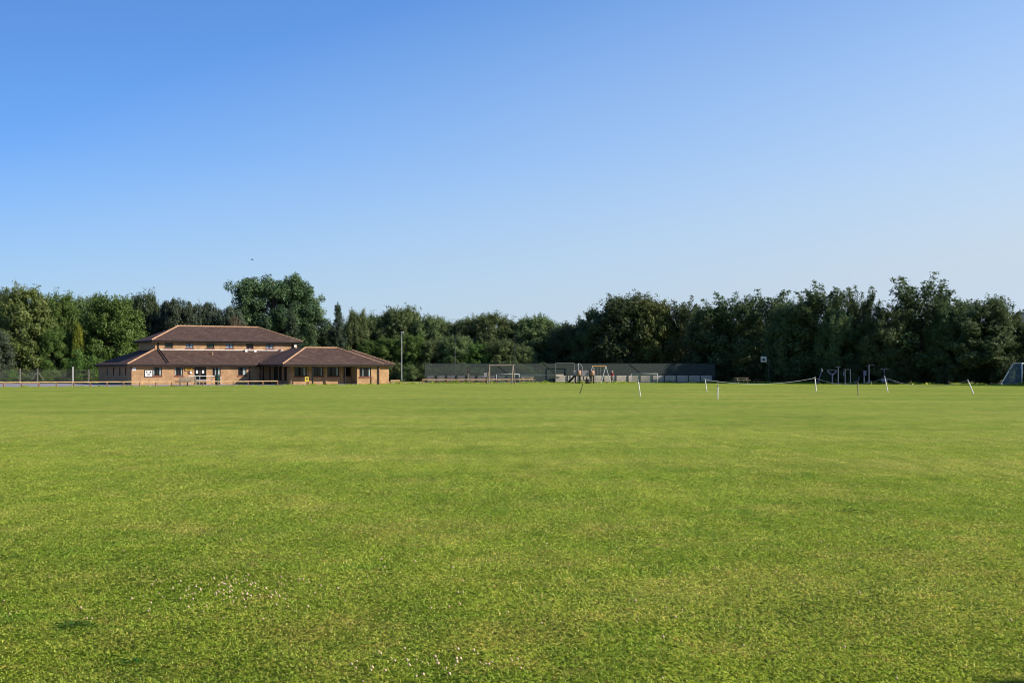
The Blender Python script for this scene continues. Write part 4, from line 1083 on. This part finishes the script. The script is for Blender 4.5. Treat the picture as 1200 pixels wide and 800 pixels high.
def feather(seed, nb=64):
    """thin upswept branches each carrying sprays of leaves, open between them"""
    rg = np.random.default_rng(seed); c = Crown()
    for i in range(34):
        z = rg.uniform(.05, .62); a = rg.uniform(0, 6.283); rr = 3.0 * rg.uniform(.2, 1) ** .5
        p, d = lump(np.array([math.cos(a) * rr, math.sin(a) * rr, z * 9]), rg.uniform(.7, 1.1), 230, rg); c.add(p, d + [0, 0, .2], .15, rg)
    for i in range(nb):
        z0 = rg.uniform(4.2, 8.6); a = rg.uniform(0, 6.283); L = rg.uniform(1.7, 3.4) * (1.15 - .5 * (z0 - 4) / 5)
        b0 = np.array([math.cos(a) * .5, math.sin(a) * .5, z0]); el_ = rg.uniform(.35, 1.15)
        dv = np.array([math.cos(a) * math.cos(el_), math.sin(a) * math.cos(el_), math.sin(el_)])
        for s in np.linspace(.25, 1, 7):
            q = b0 + dv * L * s + np.array([0, 0, .28 * L * s * s]); sp = .27 * (1.15 - .80 * s) + .05
            n = 26; pp = q + rg.normal(size=(n, 3)) * sp * np.array([1, 1, .75]); c.add(pp, np.repeat((dv * .3 + [0, 0, 1])[None], n, 0), .13, rg, jit=.8)
    return c
def pine(seed):
    """branch pads of upright needle puffs with gaps between them"""
    rg = np.random.default_rng(seed); c = Crown()
    for i in range(72):
        z = .12 + .85 * rg.uniform(0, 1) ** .8; prof = math.sqrt(max(.05, 1 - ((z - .55) / .50) ** 2)) if z > .55 else .80 + .36 * (z - .1)
        a = rg.uniform(0, 6.283); rr = 3.5 * prof * rg.uniform(.45, 1) ** .5
        cen = np.array([math.cos(a) * rr, math.sin(a) * rr, z * 9.2]); t0 = rg.normal(.5, .12)
        for k in range(7):
            q = cen + rg.normal(size=3) * np.array([.55, .55, .30]); lr_ = rg.uniform(.28, .52)
            p, d = lump(q, lr_, int(190 * lr_ / .4), rg, 1.15, .6)
            c.add(p, d * .6 + np.array([0, 0, .55]), .12, rg, asp=.32, jit=.5, tint=t0 + rg.normal() * .08)
    return c
def spire(seed, droop=.12):
    """open conifer: whorls of branches with upturned tips, ragged tapering top"""
    rg = np.random.default_rng(seed); c = Crown()
    for z in np.linspace(.4, 9.3, 21):
        R_ = 3.3 * (1 - z / 10.0) ** .75; nb = int(5 + R_ * 2.6)
        for i in range(nb):
            a = rg.uniform(0, 6.283); L = R_ * rg.uniform(.55, 1.2); t0 = rg.normal(.5, .12)
            for s in np.linspace(.3, 1, 5):
                q = np.array([math.cos(a) * L * s, math.sin(a) * L * s, z - droop * L * s + .30 * L * s * s + rg.normal() * .08]); n = 30
                pp = q + rg.normal(size=(n, 3)) * np.array([.20, .20, .15]) * (1.1 - .4 * s); c.add(pp, np.repeat(np.array([[math.cos(a) * .4, math.sin(a) * .4, 1]]), n, 0), .12, rg, asp=.32, jit=.55, tint=t0)
    for zz in np.linspace(9.0, 9.95, 6):
        pp = np.array([0, 0, zz]) + rg.normal(size=(26, 3)) * np.array([.16, .16, .1]) * (10.3 - zz); c.add(pp, np.repeat(np.array([[0, 0, 1.]]), 26, 0), .11, rg, asp=.32, jit=.6)
    return c
def shrub(seed):
    rg = np.random.default_rng(seed); c = Crown()
    for i in range(34):
        a = rg.uniform(0, 6.283); rr = 3.4 * rg.uniform(0, 1) ** .5; z = rg.uniform(.02, 1) * (1 - .35 * (rr / 3.4) ** 2)
        p, d = lump(np.array([math.cos(a) * rr, math.sin(a) * rr, z * 8.6 + .4]), rg.uniform(.8, 1.35), 260, rg, 1.0); c.add(p, d + [0, 0, .25], .20, rg)
        q = np.array([math.cos(a) * rr, math.sin(a) * rr, z * 8.6 + 1.3]); t_ = rg.uniform(0, 1.6, 14)[:, None]; dd = rg.normal(size=3) * .35 + [0, 0, 1]
        c.add(q + dd * t_ + rg.normal(size=(14, 3)) * .1, np.repeat(dd[None], 14, 0), .18, rg)
    return c
KIND = {}
def reg(k, crown, trunk): KIND.setdefault(k, []).append((crown, trunk))
for i in range(6):
    rg = np.random.default_rng(100 + i)
    reg('broad', broad(10 + i, nl=165, shape=1 + .06 * rg.normal()).mesh('crown', M['leaf_mid']), trunk_mesh('trunk', 7.5, .30, rg))
for i in range(3): reg('feather', feather(40 + i).mesh('crown', M['leaf_beech']), trunk_mesh('trunk', 8.6, .24, np.random.default_rng(140 + i), 12, 1.5, .35, .72))
reg('pine', pine(60).mesh('crown', M['needle']), trunk_mesh('trunk', 8.8, .34, np.random.default_rng(160), 12, 2.4, .35, .85))
reg('pine', pine(61).mesh('crown', M['needle']), trunk_mesh('trunk', 8.8, .30, np.random.default_rng(161), 12, 2.4, .35, .85))
for i in range(2): reg('spire', spire(70 + i).mesh('crown', M['needle_dark']), trunk_mesh('trunk', 9.4, .24, np.random.default_rng(170 + i), 4, 1.2))
for i in range(3): reg('shrub', shrub(80 + i).mesh('crown', M['leaf_mid']), trunk_mesh('trunk', 5.5, .22, np.random.default_rng(180 + i), 6, 2, .1, .6))
CNT = {}
def tree(px, D, ytop, wpx, kind, mat, label, group=None, name=None, cat=None, x=None, h=None, w_=None, rnd=random.Random(5)):
    i = CNT.get(kind, 0); CNT[kind] = i + 1
    cm, tm = KIND[kind][i % len(KIND[kind])]
    hh = h if h else gz(ytop, D); r_ = (w_ if w_ else wpx / F_PX * D) / 2
    nm = name or {'broad': 'broadleaf_tree', 'feather': 'beech_tree', 'pine': 'pine_tree', 'spire': 'conifer_tree', 'shrub': 'shrub'}[kind]
    e = empty(nm, (gx(px, D) if x is None else x, D, 0), rnd.uniform(0, 6.283), label=label, cat=cat or ('shrub' if kind == 'shrub' else 'tree'), group=group)
    sx = r_ / 3.9; sz = hh / {'broad': 10.15, 'feather': 11.2, 'pine': 9.9, 'spire': 10.0, 'shrub': 10.2}[kind]
    e.scale = (sx, sx, sz)
    for nme, me, mt in (('trunk', tm, None), ('crown', cm, M[mat])):
        ob = bpy.data.objects.new(nme, me); COL.objects.link(ob); ob.parent = e
        if mt: ob.material_slots[0].link = 'OBJECT'; ob.material_slots[0].material = mt
    return e
BR = 'back row trees of the wood'
T_ = tree
# left of the pavilion
T_(28, 166, 336, 82, 'broad', 'leaf_olive', 'big olive-green broad tree at the left edge of the wood')
T_(-12, 160, 384, 60, 'broad', 'leaf_blue', 'low grey-green tree cut by the left edge of the photo')
T_(-8, 178, 342, 64, 'broad', 'leaf_dark', 'dark tree standing behind the olive-green one at the left edge')
T_(70, 175, 343, 60, 'broad', 'leaf_green', 'tall green tree right of the big olive-green tree')
T_(64, 166, 385, 46, 'broad', 'leaf_green', 'lower bright green tree below the olive-green one')
T_(90, 163, 378, 26, 'broad', 'yellowleaf', 'slim tree with bright yellow leaves left of the pavilion') if False else None
T_(132, 169, 347, 82, 'broad', 'leaf_green', 'large rounded bright green tree just left of the pavilion')
T_(100, 183, 348, 56, 'broad', 'leaf_mid', 'green tree between the tall green and the rounded bright one')
T_(103, 162, 412, 44, 'shrub', 'leaf_green', 'green bush leaning over the left corner of the pavilion', name='shrub')
T_(170, 188, 343, 44, 'broad', 'leaf_dark', 'dark brown-green tree behind the left of the upper roof')
T_(210, 186, 346, 54, 'pine', 'leaf_blue', 'loose grey-green pine behind the left half of the upper roof')
T_(243, 190, 350, 36, 'pine', 'needle_dark', 'dark narrow conifer between the grey-green pine and the tall pine')
T_(266, 184, 356, 44, 'pine', 'leaf_blue', 'grey-green pine at the foot of the tall pine')
T_(279, 180, 367, 26, 'pine', 'brownleaf', 'half dead brownish conifer behind the upper roof ridge')
T_(320, 196, 317, 112, 'pine', 'needle', 'tallest rounded pine standing behind the pavilion')
T_(340, 184, 360, 50, 'spire', 'needle_dark', 'dark spruce below the right side of the tall pine')
T_(310, 186, 366, 44, 'spire', 'needle_dark', 'dark spruce below the middle of the tall pine')
T_(366, 190, 378, 40, 'spire', 'needle', 'spruce in the dip right of the tall pine')
T_(396, 192, 354, 42, 'spire', 'needle_dark', 'pointed dark conifer above the ridge of the right wing')
T_(418, 200, 364, 34, 'broad', 'leaf_mid', 'green tree right of the pointed conifer')
# middle of the wood, behind the court
mid = [(440, 368, 40), (470, 361, 46), (503, 371, 44), (530, 377, 36), (550, 372, 36), (577, 368, 44), (606, 375, 36), (628, 371, 44), (652, 379, 36)]
ml = ['green tree behind the right end of the pavilion', 'tall peaked green tree directly behind the pale lamp post', 'green tree right of the pale lamp post', 'lower green tree behind the dark lamp post left of the court',
      'green tree left of the middle of the court fence', 'peaked green tree above the timber swing frame', 'green tree behind the second dark lamp post', 'green tree above the right end of the low rail', 'last sunlit tree before the dark wood at right']
for (p, yt, wd), lb in zip(mid, ml): T_(p, 203 - (p - 440) * .03, yt, wd * 1.42, 'broad', 'leaf_mid', lb)
fl = [(482, 392, 36), (508, 398, 34), (536, 394, 36), (562, 402, 32), (588, 398, 36), (612, 406, 30), (455, 396, 34), (434, 400, 34)]
fll = ['leafy lower tree right behind the pale lamp post', 'leafy lower tree left of the dark lamp post', 'leafy lower tree around the dark lamp post', 'leafy lower tree behind the left upright of the timber swing frame',
       'leafy lower tree behind the right upright of the timber swing frame', 'leafy lower tree at the edge of the wood shade', 'leafy lower tree between pavilion and pale lamp post', 'leafy lower tree over the right wing roof']
for (p, yt, wd), lb in zip(fl, fll): T_(p, 193 - (p - 430) * .03, yt, wd * 1.35, 'broad', 'leaf_green' if p % 4 else 'leaf_mid', lb)
# right row, receding from near right to far middle
def rD(p): return 209.5 / ((p - 600) / 1500 + 1.0909) + (9 if p < 830 else 6 if p < 860 else max(0, 6 - (p - 860) / 20) + (max(0, (p - 1000) / 33) if p < 1215 else 0))
right = [(674, 379, 46, 'broad', 'leaf_dark', 'dark tree at the left end of the shaded wood'), (703, 361, 46, 'broad', 'leaf_beech', 'dark tree left of the highest one above the playground'),
         (738, 347, 66, 'broad', 'leaf_beech', 'big rounded dark tree above the swings'), (767, 352, 40, 'broad', 'leaf_olive', 'yellowish tree on the right shoulder of the big rounded tree'),
         (805, 347, 44, 'feather', 'leaf_beech', 'narrow peaked tree right of the yellowish one'), (832, 360, 44, 'broad', 'leaf_beech', 'dark tree above the shaded end of the court fence'),
         (856, 339, 66, 'feather', 'leaf_beech', 'feathery topped beech left of the basketball hoop'), (897, 338, 66, 'feather', 'leaf_beech', 'feathery topped beech directly above the basketball hoop'),
         (930, 354, 50, 'broad', 'leaf_beech', 'dark tree between two feathery beeches right of the hoop'), (966, 329, 66, 'feather', 'leaf_beech', 'high feathery beech above the gym machines'),
         (985, 362, 40, 'broad', 'leaf_beech', 'rounded tree below the high feathery beech'), (1009, 331, 42, 'feather', 'leaf_beech', 'slim tall beech standing in the gap of the skyline'),
         (1040, 358, 46, 'broad', 'leaf_beech', 'dark tree between the slim beech and the highest beech'), (1080, 321, 76, 'feather', 'leaf_beech', 'highest feathery beech of the right wood'),
         (1120, 355, 46, 'broad', 'leaf_beech', 'dark tree right below the highest beech'), (1148, 350, 70, 'broad', 'leaf_beech', 'broad rounded tree near the right edge'),
         (1180, 366, 44, 'broad', 'leaf_beech', 'lower rounded tree sloping down to the right edge'), (1208, 383, 40, 'broad', 'leaf_beech', 'tree at the right edge above the football goal')]
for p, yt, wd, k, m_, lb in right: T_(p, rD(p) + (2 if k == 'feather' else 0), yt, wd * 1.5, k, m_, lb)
for p, yt in ((1262, 362), (1312, 345), (1370, 335), (1435, 325), (1500, 320)): T_(p, rD(p), yt, 62, 'broad', 'leaf_beech', 'dark tree of the wood beyond the right edge', BR + ' beyond the right edge')
# back row closing the view
for i, p in enumerate(range(655, 1270, 32)):
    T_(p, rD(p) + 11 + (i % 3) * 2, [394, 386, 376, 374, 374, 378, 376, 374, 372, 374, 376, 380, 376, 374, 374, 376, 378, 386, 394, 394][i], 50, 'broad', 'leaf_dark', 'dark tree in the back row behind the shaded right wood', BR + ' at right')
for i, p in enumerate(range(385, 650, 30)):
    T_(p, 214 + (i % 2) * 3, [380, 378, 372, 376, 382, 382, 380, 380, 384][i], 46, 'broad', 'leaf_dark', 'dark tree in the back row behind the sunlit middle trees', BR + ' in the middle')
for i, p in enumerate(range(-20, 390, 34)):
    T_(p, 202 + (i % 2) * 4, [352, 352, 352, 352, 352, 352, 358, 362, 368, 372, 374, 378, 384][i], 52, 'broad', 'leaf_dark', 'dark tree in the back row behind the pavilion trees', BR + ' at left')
# understorey
for i, p in enumerate(range(648, 1290, 22)):
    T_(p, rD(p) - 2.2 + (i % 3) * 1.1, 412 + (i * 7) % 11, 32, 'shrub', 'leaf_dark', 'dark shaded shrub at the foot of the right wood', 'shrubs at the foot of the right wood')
for i, p in enumerate(range(420, 660, 20)):
    T_(p, 188 - (p - 420) * .02 + (i % 3), 420 + (i * 5) % 9, 30, 'shrub', 'leaf_mid', 'leafy shrub at the foot of the sunlit middle trees', 'shrubs at the foot of the middle trees')
for i, p in enumerate(range(-25, 118, 13)):
    T_(p, 155.4 + (p + 25) * .042 + (i % 2) * .6, 431 + (i * 5) % 7, 20, 'shrub', ('leaf_green', 'leaf_mid', 'leaf_blue')[i % 3], 'bramble bush along the chain link fence at left', 'bramble bushes along the left fence')
# a slim tree turning yellow
T_(96, 161.3, 403, 34, 'shrub', 'leaf_green', 'leafy bush below the slim yellow-leaved tree')
T_(91, 165.5, 379, 17, 'broad', 'yellowleaf', 'slim tree with bright yellow leaves left of the pavilion')
# the shrub right of the camera that throws the shade in the lower right corner
T_(0, 4.15, 0, 0, 'broad', 'leaf_mid', 'leafy shrub just outside the right edge, its shadow on the near lawn', x=8.8, h=3.45, w_=4.2, name='shrub', cat='shrub')
